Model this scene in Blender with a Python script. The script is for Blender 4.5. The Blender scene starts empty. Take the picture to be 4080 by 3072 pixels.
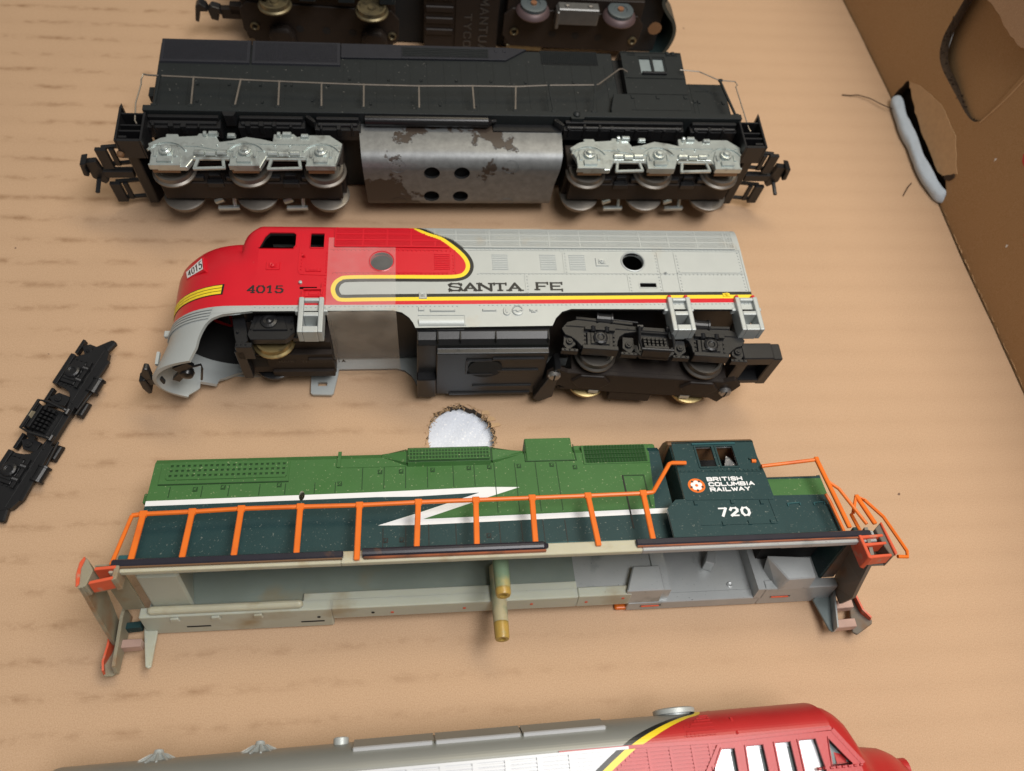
import bpy, bmesh, math, random
from mathutils import Vector, Matrix
from mathutils.geometry import delaunay_2d_cdt
random.seed(7)
R = math.radians
sc = bpy.context.scene
COL = sc.collection
# ------------------------------------------------------------------ camera (1 unit = 1 cm)
sc.unit_settings.scale_length = 0.01
cd = bpy.data.cameras.new('camera'); cam = bpy.data.objects.new('camera', cd); COL.objects.link(cam)
cam.matrix_world = Matrix(((0.99321640, 0.01157035, -0.11570352, 0), (-0.06514825, 0.87957147, -0.47128520, 0),
                           (0.09631658, 0.47562607, 0.87435860, 22.0), (0, 0, 0, 1)))
cd.sensor_width = 36; cd.lens = 27.667; cd.clip_start = 0.1; cd.clip_end = 500
cd.dof.use_dof = True; cd.dof.focus_distance = 20.6; cd.dof.aperture_fstop = 0.20
sc.camera = cam
# ------------------------------------------------------------------ light: room lamps over the open box
w = bpy.data.worlds.new('World'); sc.world = w; w.use_nodes = True
bg = w.node_tree.nodes['Background']; bg.inputs[0].default_value = (1.0, 0.97, 0.93, 1); bg.inputs[1].default_value = 0.19
def area(name, loc, target, sx, sy, power, color):
    l = bpy.data.lights.new(name, 'AREA'); l.shape = 'RECTANGLE'; l.size = sx; l.size_y = sy; l.energy = power; l.color = color
    o = bpy.data.objects.new(name, l); COL.objects.link(o); o.location = loc
    o.rotation_euler = (Vector(target) - Vector(loc)).to_track_quat('-Z', 'Y').to_euler()
    return o
area('ceiling_lamp', (22, 34, 72), (8, 12, 0), 50, 16, 24000, (1.0, 0.87, 0.64))
area('ceiling_lamp', (17, -2, 58), (5, 8, 0), 36, 18, 32500, (1.0, 0.985, 0.975))
vs = sc.view_settings; vs.view_transform = 'Standard'; vs.look = 'None'; vs.exposure = 0.0; vs.gamma = 1
try: vs.use_curve_mapping = False
except Exception: pass

# ------------------------------------------------------------------ materials
def new_mat(name):
    m = bpy.data.materials.new(name); m.use_nodes = True
    nt = m.node_tree; return m, nt, nt.nodes['Principled BSDF']
def mat(name, col, rough=0.5, metal=0.0, var=0.12, vscale=3.0, bump=0.0, bscale=40.0, speck=None, spscale=30, spth=0.66, dirt=None, dscale=1.2, dth=0.56, coat=0, spec=0.5, sss=0.0):
    """paint or plastic: soft tone variation, optional specks of dust, blotches of dirt and fine relief"""
    m, nt, p = new_mat(name); N, L = nt.nodes, nt.links
    tc = N.new('ShaderNodeTexCoord')
    n1 = N.new('ShaderNodeTexNoise'); n1.inputs['Scale'].default_value = vscale; n1.inputs['Detail'].default_value = 6
    L.new(tc.outputs['Object'], n1.inputs['Vector'])
    mx = N.new('ShaderNodeMix'); mx.data_type = 'RGBA'
    a = [max(0, c * (1 - var)) for c in col]; b = [min(1, c * (1 + var)) for c in col]
    mx.inputs[6].default_value = (*a, 1); mx.inputs[7].default_value = (*b, 1)
    L.new(n1.outputs[0], mx.inputs[0]); out = mx.outputs[2]
    def blend(out, colr, scale, th, soft, detail=2):
        n = N.new('ShaderNodeTexNoise'); n.inputs['Scale'].default_value = scale; n.inputs['Detail'].default_value = detail
        L.new(tc.outputs['Object'], n.inputs['Vector'])
        mr = N.new('ShaderNodeMapRange'); mr.inputs[1].default_value = th; mr.inputs[2].default_value = th + soft
        L.new(n.outputs[0], mr.inputs[0])
        k = N.new('ShaderNodeMix'); k.data_type = 'RGBA'; L.new(mr.outputs[0], k.inputs[0]); L.new(out, k.inputs[6]); k.inputs[7].default_value = (*colr, 1)
        return k.outputs[2]
    if dirt: out = blend(out, dirt, dscale, dth, 0.22, 6)
    if speck: out = blend(out, speck, spscale, spth, 0.08)
    L.new(out, p.inputs['Base Color'])
    p.inputs['Roughness'].default_value = rough; p.inputs['Metallic'].default_value = metal
    p.inputs['Specular IOR Level'].default_value = spec
    if sss:
        p.inputs['Subsurface Weight'].default_value = sss; p.inputs['Subsurface Scale'].default_value = 0.25; p.inputs['Subsurface Radius'].default_value = (1.0, 0.9, 0.6)
    if bump:
        n2 = N.new('ShaderNodeTexNoise'); n2.inputs['Scale'].default_value = bscale; n2.inputs['Detail'].default_value = 3
        L.new(tc.outputs['Object'], n2.inputs['Vector'])
        bp = N.new('ShaderNodeBump'); bp.inputs['Strength'].default_value = bump; bp.inputs['Distance'].default_value = 0.02
        L.new(n2.outputs[0], bp.inputs['Height']); L.new(bp.outputs[0], p.inputs['Normal'])
    return m

def cardboard(name, col, streaks=True):
    m, nt, p = new_mat(name); N, L = nt.nodes, nt.links
    tc = N.new('ShaderNodeTexCoord')
    def noise(scale, detail, vec=None, rough=0.5):
        n = N.new('ShaderNodeTexNoise'); n.inputs['Scale'].default_value = scale; n.inputs['Detail'].default_value = detail; n.inputs['Roughness'].default_value = rough
        L.new(vec or tc.outputs['Object'], n.inputs['Vector']); return n.outputs[0]
    def mapping(s):
        k = N.new('ShaderNodeMapping'); k.inputs['Scale'].default_value = s; L.new(tc.outputs['Object'], k.inputs[0]); return k.outputs[0]
    def rng(v, a, b, c=0, d=1):
        k = N.new('ShaderNodeMapRange'); k.inputs[1].default_value = a; k.inputs[2].default_value = b; k.inputs[3].default_value = c; k.inputs[4].default_value = d
        L.new(v, k.inputs[0]); return k.outputs[0]
    def math_(op, a, b=None):
        k = N.new('ShaderNodeMath'); k.operation = op
        for i, v in enumerate((a, b)):
            if v is None: continue
            if isinstance(v, (int, float)): k.inputs[i].default_value = v
            else: L.new(v, k.inputs[i])
        return k.outputs[0]
    def mixc(f, a, b):
        k = N.new('ShaderNodeMix'); k.data_type = 'RGBA'
        if isinstance(f, (int, float)): k.inputs[0].default_value = f
        else: L.new(f, k.inputs[0])
        for i, v in ((6, a), (7, b)):
            if isinstance(v, tuple): k.inputs[i].default_value = (*v, 1)
            else: L.new(v, k.inputs[i])
        return k.outputs[2]
    base = mixc(noise(0.35, 4), tuple(c * 0.93 for c in col), tuple(c * 1.06 for c in col))
    grain = noise(30, 6, None, 0.75)                       # paper fibre mottling
    base = mixc(rng(grain, 0.3, 0.72), mixc(0.26, base, (0.16, 0.08, 0.03)), mixc(0.20, base, (0.95, 0.78, 0.58)))
    base = mixc(rng(noise(60, 2), 0.62, 0.74, 0, 0.35), base, tuple(c * 0.72 for c in col))
    hsum = grain
    if streaks:
        sx = N.new('ShaderNodeSeparateXYZ'); L.new(tc.outputs['Object'], sx.inputs[0])
        wob = rng(noise(0.12, 1), 0, 1, -0.12, 0.12)
        fy = math_('ADD', math_('DIVIDE', sx.outputs[1], 0.9), wob)
        tri = math_('ABSOLUTE', math_('SUBTRACT', math_('FRACT', fy), 0.5))          # 0 on the flute line
        line = rng(tri, 0.0, 0.20, 1, 0)
        blot = rng(noise(1.0, 4, mapping((1.15, 2.2, 1)), 0.6), 0.46, 0.72)
        left = rng(sx.outputs[0], -16, 11, 1.0, 0.05)
        k = math_('MULTIPLY', math_('MULTIPLY', line, blot), left)
        base = mixc(math_('MULTIPLY', k, 0.85), base, (0.20, 0.10, 0.042))
        soft = math_('MULTIPLY', rng(tri, 0.0, 0.4, 0.045, 0), 1.0)
        base = mixc(soft, base, (0.2, 0.11, 0.05))
        hsum = math_('ADD', grain, math_('MULTIPLY', tri, 0.3))
        fib = rng(noise(1.0, 3, mapping((6, 70, 1)), 0.6), 0.58, 0.75, 0, 0.30)
        base = mixc(fib, base, (0.66, 0.46, 0.29))
        fib2 = rng(noise(1.0, 3, mapping((60, 7, 1)), 0.6), 0.60, 0.76, 0, 0.28)
        base = mixc(fib2, base, (0.30, 0.17, 0.085))
        sp = rng(noise(3.4, 1), 0.825, 0.83)
        base = mixc(sp, base, (0.16, 0.10, 0.07))
    L.new(base, p.inputs['Base Color']); p.inputs['Roughness'].default_value = 0.85; p.inputs['Specular IOR Level'].default_value = 0.25
    bp = N.new('ShaderNodeBump'); bp.inputs['Strength'].default_value = 0.16; bp.inputs['Distance'].default_value = 0.03
    L.new(hsum, bp.inputs['Height']); L.new(bp.outputs[0], p.inputs['Normal'])
    return m

def chipped(name):
    """grey painted metal weight, the paint flaked off in patches down to a dark brown"""
    m, nt, p = new_mat(name); N, L = nt.nodes, nt.links
    tc = N.new('ShaderNodeTexCoord')
    def noise(s, d, r=0.55):
        n = N.new('ShaderNodeTexNoise'); n.inputs['Scale'].default_value = s; n.inputs['Detail'].default_value = d; n.inputs['Roughness'].default_value = r
        L.new(tc.outputs['Object'], n.inputs['Vector']); return n.outputs[0]
    mr = N.new('ShaderNodeMapRange'); mr.inputs[1].default_value = 0.505; mr.inputs[2].default_value = 0.518; L.new(noise(0.42, 10, 0.62), mr.inputs[0])
    g = N.new('ShaderNodeMix'); g.data_type = 'RGBA'; g.inputs[6].default_value = (0.085, 0.09, 0.094, 1); g.inputs[7].default_value = (0.27, 0.28, 0.285, 1); L.new(noise(4, 8, 0.7), g.inputs[0])
    k = N.new('ShaderNodeMix'); k.data_type = 'RGBA'; L.new(mr.outputs[0], k.inputs[0]); L.new(g.outputs[2], k.inputs[6]); k.inputs[7].default_value = (0.035, 0.024, 0.018, 1)
    L.new(k.outputs[2], p.inputs['Base Color'])
    inv = N.new('ShaderNodeMath'); inv.operation = 'SUBTRACT'; inv.inputs[0].default_value = 1; L.new(mr.outputs[0], inv.inputs[1])
    mt = N.new('ShaderNodeMath'); mt.operation = 'MULTIPLY'; L.new(inv.outputs[0], mt.inputs[0]); mt.inputs[1].default_value = 0.55
    L.new(mt.outputs[0], p.inputs['Metallic']); p.inputs['Roughness'].default_value = 0.48
    bp = N.new('ShaderNodeBump'); bp.inputs['Strength'].default_value = 0.5; bp.inputs['Distance'].default_value = 0.02
    L.new(inv.outputs[0], bp.inputs['Height']); L.new(bp.outputs[0], p.inputs['Normal'])
    return m

def film(name, alpha, tint, rough):
    m, nt, p = new_mat(name)
    p.inputs['Base Color'].default_value = (*tint, 1); p.inputs['Roughness'].default_value = rough; p.inputs['Alpha'].default_value = alpha
    N, L = nt.nodes, nt.links
    tc = N.new('ShaderNodeTexCoord'); n = N.new('ShaderNodeTexNoise'); n.inputs['Scale'].default_value = 1.6; n.inputs['Detail'].default_value = 5; L.new(tc.outputs['Object'], n.inputs['Vector'])
    mr = N.new('ShaderNodeMapRange'); mr.inputs[1].default_value = 0.3; mr.inputs[2].default_value = 0.7; mr.inputs[3].default_value = alpha * 0.8; mr.inputs[4].default_value = alpha * 1.25
    L.new(n.outputs[0], mr.inputs[0]); L.new(mr.outputs[0], p.inputs['Alpha'])
    bp = N.new('ShaderNodeBump'); bp.inputs['Strength'].default_value = 0.25; bp.inputs['Distance'].default_value = 0.1; L.new(n.outputs[0], bp.inputs['Height']); L.new(bp.outputs[0], p.inputs['Normal'])
    return m

M = dict(
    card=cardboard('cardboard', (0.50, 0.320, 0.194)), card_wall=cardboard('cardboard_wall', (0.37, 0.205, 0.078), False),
    card_edge=mat('cardboard_edge', (0.045, 0.026, 0.013), 0.9, var=0.5, vscale=8, bump=0.8, bscale=25),  # nearly black: the shadow on cut edges is put into the colour
    card_pale=mat('torn_liner', (0.50, 0.325, 0.175), 0.9, var=0.15, vscale=6, bump=0.3, bscale=20),
    foam=mat('foam', (0.74, 0.78, 0.86), 0.6, var=0.10, vscale=12, bump=0.9, bscale=16, speck=(0.97, 0.98, 1.0), spscale=14, spth=0.60),
    foam_grey=mat('foam_strip', (0.46, 0.53, 0.60), 0.75, var=0.08, vscale=5, bump=0.3, bscale=20),
    black=mat('black_plastic', (0.0095, 0.0098, 0.011), 0.38, spec=0.42, var=0.25, vscale=4, bump=0.12, bscale=30, speck=(0.16, 0.15, 0.14), spscale=26, spth=0.755),
    black_gloss=mat('glossy_black', (0.006, 0.006, 0.007), 0.30, spec=0.4, var=0.2, bump=0.10, bscale=14),
    black_brown=mat('brown_black_metal', (0.017, 0.012, 0.0095), 0.55, spec=0.3, var=0.3, vscale=2, bump=0.1, speck=(0.2, 0.18, 0.16), spscale=18, spth=0.77),
    slate=mat('slate_black', (0.0125, 0.0155, 0.0165), 0.48, spec=0.28, var=0.16, vscale=2.5, bump=0.14, bscale=28, speck=(0.15, 0.145, 0.135), spscale=12, spth=0.715),
    slate_blue=mat('slate_blue_black', (0.0165, 0.0175, 0.023), 0.5, spec=0.3, var=0.16, vscale=3, bump=0.1, speck=(0.18, 0.17, 0.16), spscale=16, spth=0.75),
    dark=mat('dark_cavity', (0.006, 0.006, 0.006), 0.8, var=0.1),  # near-black that puts the shade of cavities and openings into the colour
    zinc=mat('cast_zinc', (0.47, 0.52, 0.51), 0.33, 0.68, var=0.2, vscale=4, bump=0.3, bscale=7, dirt=(0.19, 0.19, 0.175), dscale=2.2, dth=0.55),  # dark blotches put the shade of cast recesses into the colour
    steel_dark=mat('dark_steel', (0.10, 0.092, 0.082), 0.38, 0.7, var=0.2, vscale=4),
    steel=mat('wheel_steel', (0.20, 0.182, 0.16), 0.44, 0.75, var=0.15, vscale=5, dirt=(0.10, 0.085, 0.07), dscale=2.5, dth=0.56),
    brass=mat('brass', (0.36, 0.275, 0.125), 0.42, 0.8, var=0.15, vscale=5, dirt=(0.12, 0.10, 0.06), dscale=3, dth=0.56),
    chip=chipped('flaked_grey_metal'),
    silver=mat('silver_paint', (0.43, 0.46, 0.455), 0.46, 0.30, var=0.05, vscale=2, bump=0.22, bscale=45, dirt=(0.44, 0.41, 0.35), dscale=1.1, dth=0.63, speck=(0.25, 0.23, 0.2), spscale=14, spth=0.79),
    silver_in=mat('shaded_silver_inside', (0.11, 0.11, 0.11), 0.5, 0.1, var=0.2),  # dark copy of the silver: shade inside the shell put into the colour
    white=mat('white_paint', (0.76, 0.77, 0.78), 0.45, var=0.05, vscale=4, bump=0.08),
    red=mat('red_paint', (0.55, 0.009, 0.020), 0.30, var=0.07, vscale=1.5, bump=0.10, bscale=35, speck=(0.75, 0.35, 0.32), spscale=17, spth=0.79),
    red_b=mat('faded_red_paint', (0.42, 0.022, 0.022), 0.38, var=0.12, vscale=1.5, bump=0.1, bscale=20),
    yellow=mat('yellow_paint', (0.80, 0.60, 0.025), 0.40, var=0.07, vscale=3, bump=0.1),
    blackp=mat('black_paint', (0.012, 0.013, 0.013), 0.42, var=0.2, bump=0.08),
    green=mat('green_paint', (0.050, 0.140, 0.040), 0.54, spec=0.35, var=0.14, vscale=1.2, bump=0.15, bscale=30, speck=(0.26, 0.31, 0.17), spscale=17, spth=0.665, dirt=(0.04, 0.13, 0.03), dscale=0.8, dth=0.56),
    green_dark=mat('dark_green_recess', (0.012, 0.05, 0.012), 0.55, var=0.2),  # for joints, and for recesses with their shade in the colour
    teal=mat('dark_teal_paint', (0.0135, 0.043, 0.046), 0.48, spec=0.35, var=0.15, vscale=1.6, bump=0.14, bscale=30, speck=(0.13, 0.155, 0.14), spscale=18, spth=0.66),
    teal_clean=mat('wiped_teal_paint', (0.018, 0.085, 0.095), 0.45, var=0.15, vscale=2, bump=0.1, speck=(0.2, 0.24, 0.22), spscale=16, spth=0.74),
    orange=mat('orange_plastic', (0.72, 0.155, 0.015), 0.40, var=0.16, vscale=1.6, dirt=(0.55, 0.09, 0.02), dscale=1.4, dth=0.58, bump=0.06),
    orange_red=mat('orange_red_paint', (0.60, 0.09, 0.035), 0.45, var=0.15, vscale=4, dirt=(0.35, 0.28, 0.2), dscale=3, dth=0.6),
    cream=mat('bare_cream_plastic', (0.46, 0.44, 0.33), 0.42, var=0.12, vscale=1.5, bump=0.06, dirt=(0.30, 0.20, 0.085), dscale=0.9, dth=0.54, sss=0.5),  # brown blotches: stains, plus light through thin plastic put into the colour
    cream_grey=mat('bare_grey_green_plastic', (0.44, 0.455, 0.375), 0.42, var=0.12, vscale=0.8, bump=0.05, dirt=(0.30, 0.225, 0.12), dscale=0.7, dth=0.56, speck=(0.05, 0.05, 0.04), spscale=14, spth=0.765, sss=0.5),  # amber blotches: stain, plus a translucent glow put into the colour
    silver_over=mat('silver_overspray', (0.40, 0.42, 0.42), 0.40, 0.35, var=0.12, vscale=1.5, bump=0.08, bscale=40, dirt=(0.06, 0.10, 0.10), dscale=1.0, dth=0.60, speck=(0.04, 0.05, 0.05), spscale=20, spth=0.70),
    cream_b=mat('dirty_cream_plastic', (0.27, 0.245, 0.175), 0.42, var=0.15, vscale=1.2, bump=0.06, dirt=(0.26, 0.12, 0.045), dscale=1.1, dth=0.50, sss=0.35),
    peg=mat('stained_peg', (0.42, 0.37, 0.23), 0.38, var=0.1, vscale=1.5, dirt=(0.13, 0.22, 0.15), dscale=1.3, dth=0.50, sss=0.5),
    pink_grey=mat('pinkish_overspray', (0.46, 0.31, 0.26), 0.42, 0.2, var=0.2, vscale=3),
    brown_grey=mat('dark_overspray', (0.145, 0.13, 0.11), 0.45, 0.15, var=0.25, vscale=1.5, dirt=(0.16, 0.08, 0.035), dscale=1.5, dth=0.52),
    teal_grey=mat('teal_overspray', (0.15, 0.18, 0.18), 0.42, 0.2, var=0.25, vscale=2),
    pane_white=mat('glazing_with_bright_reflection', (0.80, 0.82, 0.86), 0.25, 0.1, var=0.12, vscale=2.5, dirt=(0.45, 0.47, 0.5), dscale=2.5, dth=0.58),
    shell_green=mat('dark_green_shell', (0.020, 0.034, 0.034), 0.4, var=0.2),
    zinc_dull=mat('dull_zinc', (0.16, 0.16, 0.155), 0.4, 0.6, var=0.2, vscale=4),
    broken_plastic=mat('broken_plastic', (0.22, 0.19, 0.13), 0.6, var=0.2),
    rust_trim=mat('rusty_orange_trim', (0.30, 0.085, 0.03), 0.45, var=0.25, vscale=2, dirt=(0.08, 0.03, 0.015), dscale=1.5, dth=0.5),
    emboss=mat('pale_raised_letters', (0.042, 0.038, 0.034), 0.5, var=0.3, vscale=3),  # raised letters, lighter than the plate they stand on
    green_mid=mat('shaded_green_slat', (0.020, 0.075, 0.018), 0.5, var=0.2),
    cavity=mat('translucent_plastic_inside', (0.20, 0.235, 0.205), 0.30, var=0.25, vscale=0.7, bump=0.05, dirt=(0.27, 0.22, 0.13), dscale=0.6, dth=0.6, speck=(0.06, 0.06, 0.05), spscale=9, spth=0.77, sss=0.45),  # darker copy of the bare plastic, with the cavity's shade in the colour
    amber=mat('amber_stain', (0.40, 0.26, 0.06), 0.35, var=0.2, vscale=3, dirt=(0.16, 0.22, 0.13), dscale=2, dth=0.58, sss=0.4),
    peg_green=mat('greenish_peg', (0.15, 0.22, 0.14), 0.4, var=0.25, vscale=2, dirt=(0.36, 0.30, 0.12), dscale=1.6, dth=0.52),
    brass_dull=mat('darker_brass', (0.17, 0.14, 0.08), 0.45, 0.7, var=0.2, vscale=5, dirt=(0.06, 0.05, 0.035), dscale=3, dth=0.5),  # darker and less yellow than the other brass
    brown_edge=mat('brown_plastic', (0.16, 0.085, 0.04), 0.45, var=0.25, vscale=2),
    inkblack=mat('blue_black_trim', (0.018, 0.017, 0.026), 0.33, var=0.25, vscale=3, dirt=(0.13, 0.06, 0.03), dscale=2.2, dth=0.62),
    wire=mat('bare_wire', (0.36, 0.32, 0.27), 0.4, 0.7, var=0.2, vscale=5),
    wire_dark=mat('painted_wire', (0.15, 0.13, 0.11), 0.45, 0.3, var=0.4, vscale=3),
    screw=mat('screw_steel', (0.30, 0.29, 0.28), 0.35, 0.8, var=0.15),
    glassy=mat('grey_glazing', (0.20, 0.235, 0.24), 0.12, var=0.3, vscale=1.6),
    chrome=mat('crumpled_foil', (0.8, 0.8, 0.8), 0.2, 0.9, var=0.1, bump=1.0, bscale=8),
    grey_roof=mat('dull_silver_roof', (0.24, 0.245, 0.225), 0.42, 0.25, var=0.07, vscale=1, bump=0.06),
    lit_side=mat('lit_silver_side', (0.50, 0.51, 0.525), 0.42, 0.15, var=0.05, vscale=1),  # silver side facing up to the light, its brightness put into the colour
    copper=mat('copper_axle', (0.55, 0.27, 0.15), 0.35, 0.8, var=0.1),
    purple_rubber=mat('wheel_rim_dull', (0.10, 0.068, 0.072), 0.5, 0.3, var=0.15),
    blue_grey=mat('wheel_face_dull', (0.085, 0.105, 0.115), 0.45, 0.3, var=0.15),
    tape=film('clear_tape', 0.13, (0.85, 0.84, 0.82), 0.22), tape_loose=film('clear_tape_loose', 0.20, (0.88, 0.74, 0.60), 0.12), tape_dull=film('yellowed_tape', 0.24, (0.66, 0.65, 0.55), 0.4),  # loose tape: a brownish reflection is put into its warm tint
)

# ------------------------------------------------------------------ mesh helpers
class MB:
    def __init__(s): s.v = []; s.f = []; s.m = []; s.T = None
    def add(s, vs, fs, mi=0):
        n = len(s.v)
        for p in vs:
            p = Vector(p)
            s.v.append(tuple(s.T @ p) if s.T is not None else tuple(p))
        for f in fs: s.f.append(tuple(i + n for i in f)); s.m.append(mi)
        return s
    def box(s, a, b, mi=0):
        x0, y0, z0 = a; x1, y1, z1 = b
        return s.add([(x0,y0,z0),(x1,y0,z0),(x1,y1,z0),(x0,y1,z0),(x0,y0,z1),(x1,y0,z1),(x1,y1,z1),(x0,y1,z1)],
              [(0,3,2,1),(4,5,6,7),(0,1,5,4),(1,2,6,5),(2,3,7,6),(3,0,4,7)], mi)
    def cbox(s, c, d, mi=0): return s.box([c[i]-d[i]/2 for i in range(3)], [c[i]+d[i]/2 for i in range(3)], mi)
    def chamfer(s, a, b, k, mi=0):
        """box with its top (z1) face drawn in by k"""
        x0, y0, z0 = a; x1, y1, z1 = b
        return s.add([(x0,y0,z0),(x1,y0,z0),(x1,y1,z0),(x0,y1,z0),(x0+k,y0+k,z1),(x1-k,y0+k,z1),(x1-k,y1-k,z1),(x0+k,y1-k,z1)],
              [(0,3,2,1),(4,5,6,7),(0,1,5,4),(1,2,6,5),(2,3,7,6),(3,0,4,7)], mi)
    def prism(s, poly, lo, hi, axis='z', mi=0):
        n = len(poly)
        def P(p, h):
            return (p[0], p[1], h) if axis == 'z' else ((h, p[0], p[1]) if axis == 'x' else (p[0], h, p[1]))
        vs = [P(p, lo) for p in poly] + [P(p, hi) for p in poly]
        fs = [tuple(range(n - 1, -1, -1)), tuple(range(n, 2 * n))] + [(i, (i + 1) % n, n + (i + 1) % n, n + i) for i in range(n)]
        return s.add(vs, fs, mi)
    def cyl(s, p0, p1, r0, r1=None, n=12, mi=0, caps=True):
        r1 = r0 if r1 is None else r1
        p0, p1 = Vector(p0), Vector(p1); d = (p1 - p0).normalized()
        a = d.orthogonal().normalized(); b = d.cross(a)
        vs = []
        for p, r in ((p0, r0), (p1, r1)):
            for i in range(n):
                t = 2 * math.pi * i / n; vs.append(p + a * (r * math.cos(t)) + b * (r * math.sin(t)))
        fs = [(i, (i + 1) % n, n + (i + 1) % n, n + i) for i in range(n)]
        if caps: fs += [tuple(range(n - 1, -1, -1)), tuple(range(n, 2 * n))]
        return s.add(vs, fs, mi)
    def tube(s, path, r, n=8, mi=0, flat=1.0):
        path = [Vector(p) for p in path]; rings = []
        up = None
        for i, p in enumerate(path):
            d = ((path[min(i + 1, len(path) - 1)] - path[max(i - 1, 0)])).normalized()
            if up is None: up = d.orthogonal().normalized()
            up = (up - d * up.dot(d)).normalized(); b = d.cross(up)
            rings.append([p + up * (r * math.cos(2 * math.pi * k / n)) + b * (r * flat * math.sin(2 * math.pi * k / n)) for k in range(n)])
        vs = [v for g in rings for v in g]; fs = []
        for i in range(len(path) - 1):
            for k in range(n): fs.append((i*n+k, i*n+(k+1)%n, (i+1)*n+(k+1)%n, (i+1)*n+k))
        fs += [tuple(range(n - 1, -1, -1)), tuple(range((len(path)-1)*n, len(path)*n))]
        return s.add(vs, fs, mi)
    def lathe(s, prof, c, axis='z', n=24, mi=0):
        """prof: (radius, height) pairs turned about an axis through c"""
        vs = []
        for r, h in prof:
            for i in range(n):
                t = 2 * math.pi * i / n; x, y = r * math.cos(t), r * math.sin(t)
                q = (x, y, h) if axis == 'z' else ((x, h, y) if axis == 'y' else (h, x, y))
                vs.append([c[j] + q[j] for j in range(3)])
        fs = []
        for j in range(len(prof) - 1):
            for i in range(n): fs.append((j*n+i, j*n+(i+1)%n, (j+1)*n+(i+1)%n, (j+1)*n+i))
        fs += [tuple(range(n-1,-1,-1)), tuple(range((len(prof)-1)*n, len(prof)*n))]
        return s.add(vs, fs, mi)
    def grid(s, rows, mi=0, closed=False):
        n = len(rows[0]); vs = [p for r in rows for p in r]; fs = []
        for j in range(len(rows) - 1):
            for i in range(n if closed else n - 1): fs.append((j*n+i, j*n+(i+1)%n, (j+1)*n+(i+1)%n, (j+1)*n+i))
        return s.add(vs, fs, mi)
    def bar(s, p0, p1, wid, th, nrm=(0, 0, 1), mi=0):
        """rectangular bar from p0 to p1, wid across, th along nrm"""
        p0, p1, nrm = Vector(p0), Vector(p1), Vector(nrm); d = (p1 - p0).normalized()
        b = nrm.cross(d).normalized(); nn = d.cross(b)
        vs = []
        for p in (p0, p1):
            for i, j in ((-1,-1),(1,-1),(1,1),(-1,1)): vs.append(p + b*(i*wid/2) + nn*(j*th/2))
        return s.add(vs, [(3,2,1,0),(4,5,6,7),(0,1,5,4),(1,2,6,5),(2,3,7,6),(3,0,4,7)], mi)
    def build(s, name, mats, parent=None, bevel=0, seg=1, smooth=False, solid=0, off=-1, inner=None, auto=35, recalc=True):
        me = bpy.data.meshes.new(name); me.from_pydata(s.v, [], s.f)
        if not isinstance(mats, (list, tuple)): mats = [mats]
        for k in mats: me.materials.append(M[k])
        if inner: me.materials.append(M[inner])
        me.polygons.foreach_set('material_index', s.m)
        if recalc:
            bm = bmesh.new(); bm.from_mesh(me); bmesh.ops.recalc_face_normals(bm, faces=bm.faces); bm.to_mesh(me); bm.free()
        o = bpy.data.objects.new(name, me); COL.objects.link(o)
        if parent: o.parent = parent
        if solid:
            md = o.modifiers.new('thickness', 'SOLIDIFY'); md.thickness = solid; md.offset = off; md.use_even_offset = False
            if inner: md.material_offset = 20; md.material_offset_rim = 20
        if bevel:
            md = o.modifiers.new('edges', 'BEVEL'); md.width = bevel; md.segments = seg; md.limit_method = 'ANGLE'; md.angle_limit = R(40)
        if smooth:
            me.polygons.foreach_set('use_smooth', [True] * len(me.polygons))
            try:
                if not solid: me.set_sharp_from_angle(angle=R(auto))
            except Exception: pass
            if solid:
                md = o.modifiers.new('sharp', 'EDGE_SPLIT'); md.split_angle = R(auto)
        return o
def tag(o, label=None, cat=None, group=None, kind=None):
    for k, v in (('label', label), ('category', cat), ('group', group), ('kind', kind)):
        if v: o[k] = v
    return o
def thing(name, loc, rot, label, cat, group=None):
    o = bpy.data.objects.new(name, None); COL.objects.link(o); o.location = loc
    o.rotation_euler = [R(a) for a in rot]; o.empty_display_size = 0.5
    return tag(o, label, cat, group)
def dup(o, loc, parent=None):
    c = o.copy(); COL.objects.link(c); c.location = loc
    if parent: c.parent = parent
    for ch in [q for q in bpy.data.objects if q.parent == o]:
        d = ch.copy(); COL.objects.link(d); d.parent = c
    return c
def inside(p, poly):
    x, y = p; r = False; j = len(poly) - 1
    for i in range(len(poly)):
        xi, yi = poly[i]; xj, yj = poly[j]
        if (yi > y) != (yj > y) and x < (xj - xi) * (y - yi) / (yj - yi) + xi: r = not r
        j = i
    return r
def cdt(outline, holes=(), regions=(), lines=()):
    """2-D sheet cut by outline and holes; regions = [(polygon, material index)], later ones on top"""
    vs, es = [], []
    for poly in [outline, *holes, *[q for q, _ in regions]]:
        n = len(vs); vs += [Vector(p) for p in poly]; es += [(n + i, n + (i + 1) % len(poly)) for i in range(len(poly))]
    for a, b in lines:
        n = len(vs); vs += [Vector(a), Vector(b)]; es.append((n, n + 1))
    V, _, F, *_ = delaunay_2d_cdt(vs, es, [], 0, 1e-4)
    out, mi = [], []
    for f in F:
        c = sum((V[i] for i in f), Vector((0, 0))) / len(f)
        if not inside(c, outline) or any(inside(c, h) for h in holes): continue
        m = 0
        for q, k in regions:
            if inside(c, q): m = k
        out.append(tuple(f)); mi.append(m)
    return V, out, mi
def sheet(mb, outline, fmap, holes=(), regions=(), lines=()):
    V, F, mi = cdt(outline, holes, regions, lines)
    n = len(mb.v); mb.v += [tuple(fmap(*p)) for p in V]
    mb.f += [tuple(i + n for i in f) for f in F]; mb.m += mi
    return mb
def ellipse(cx, cy, rx, ry=None, n=28):
    ry = rx if ry is None else ry
    return [(cx + rx * math.cos(2*math.pi*i/n), cy + ry * math.sin(2*math.pi*i/n)) for i in range(n)]
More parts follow.
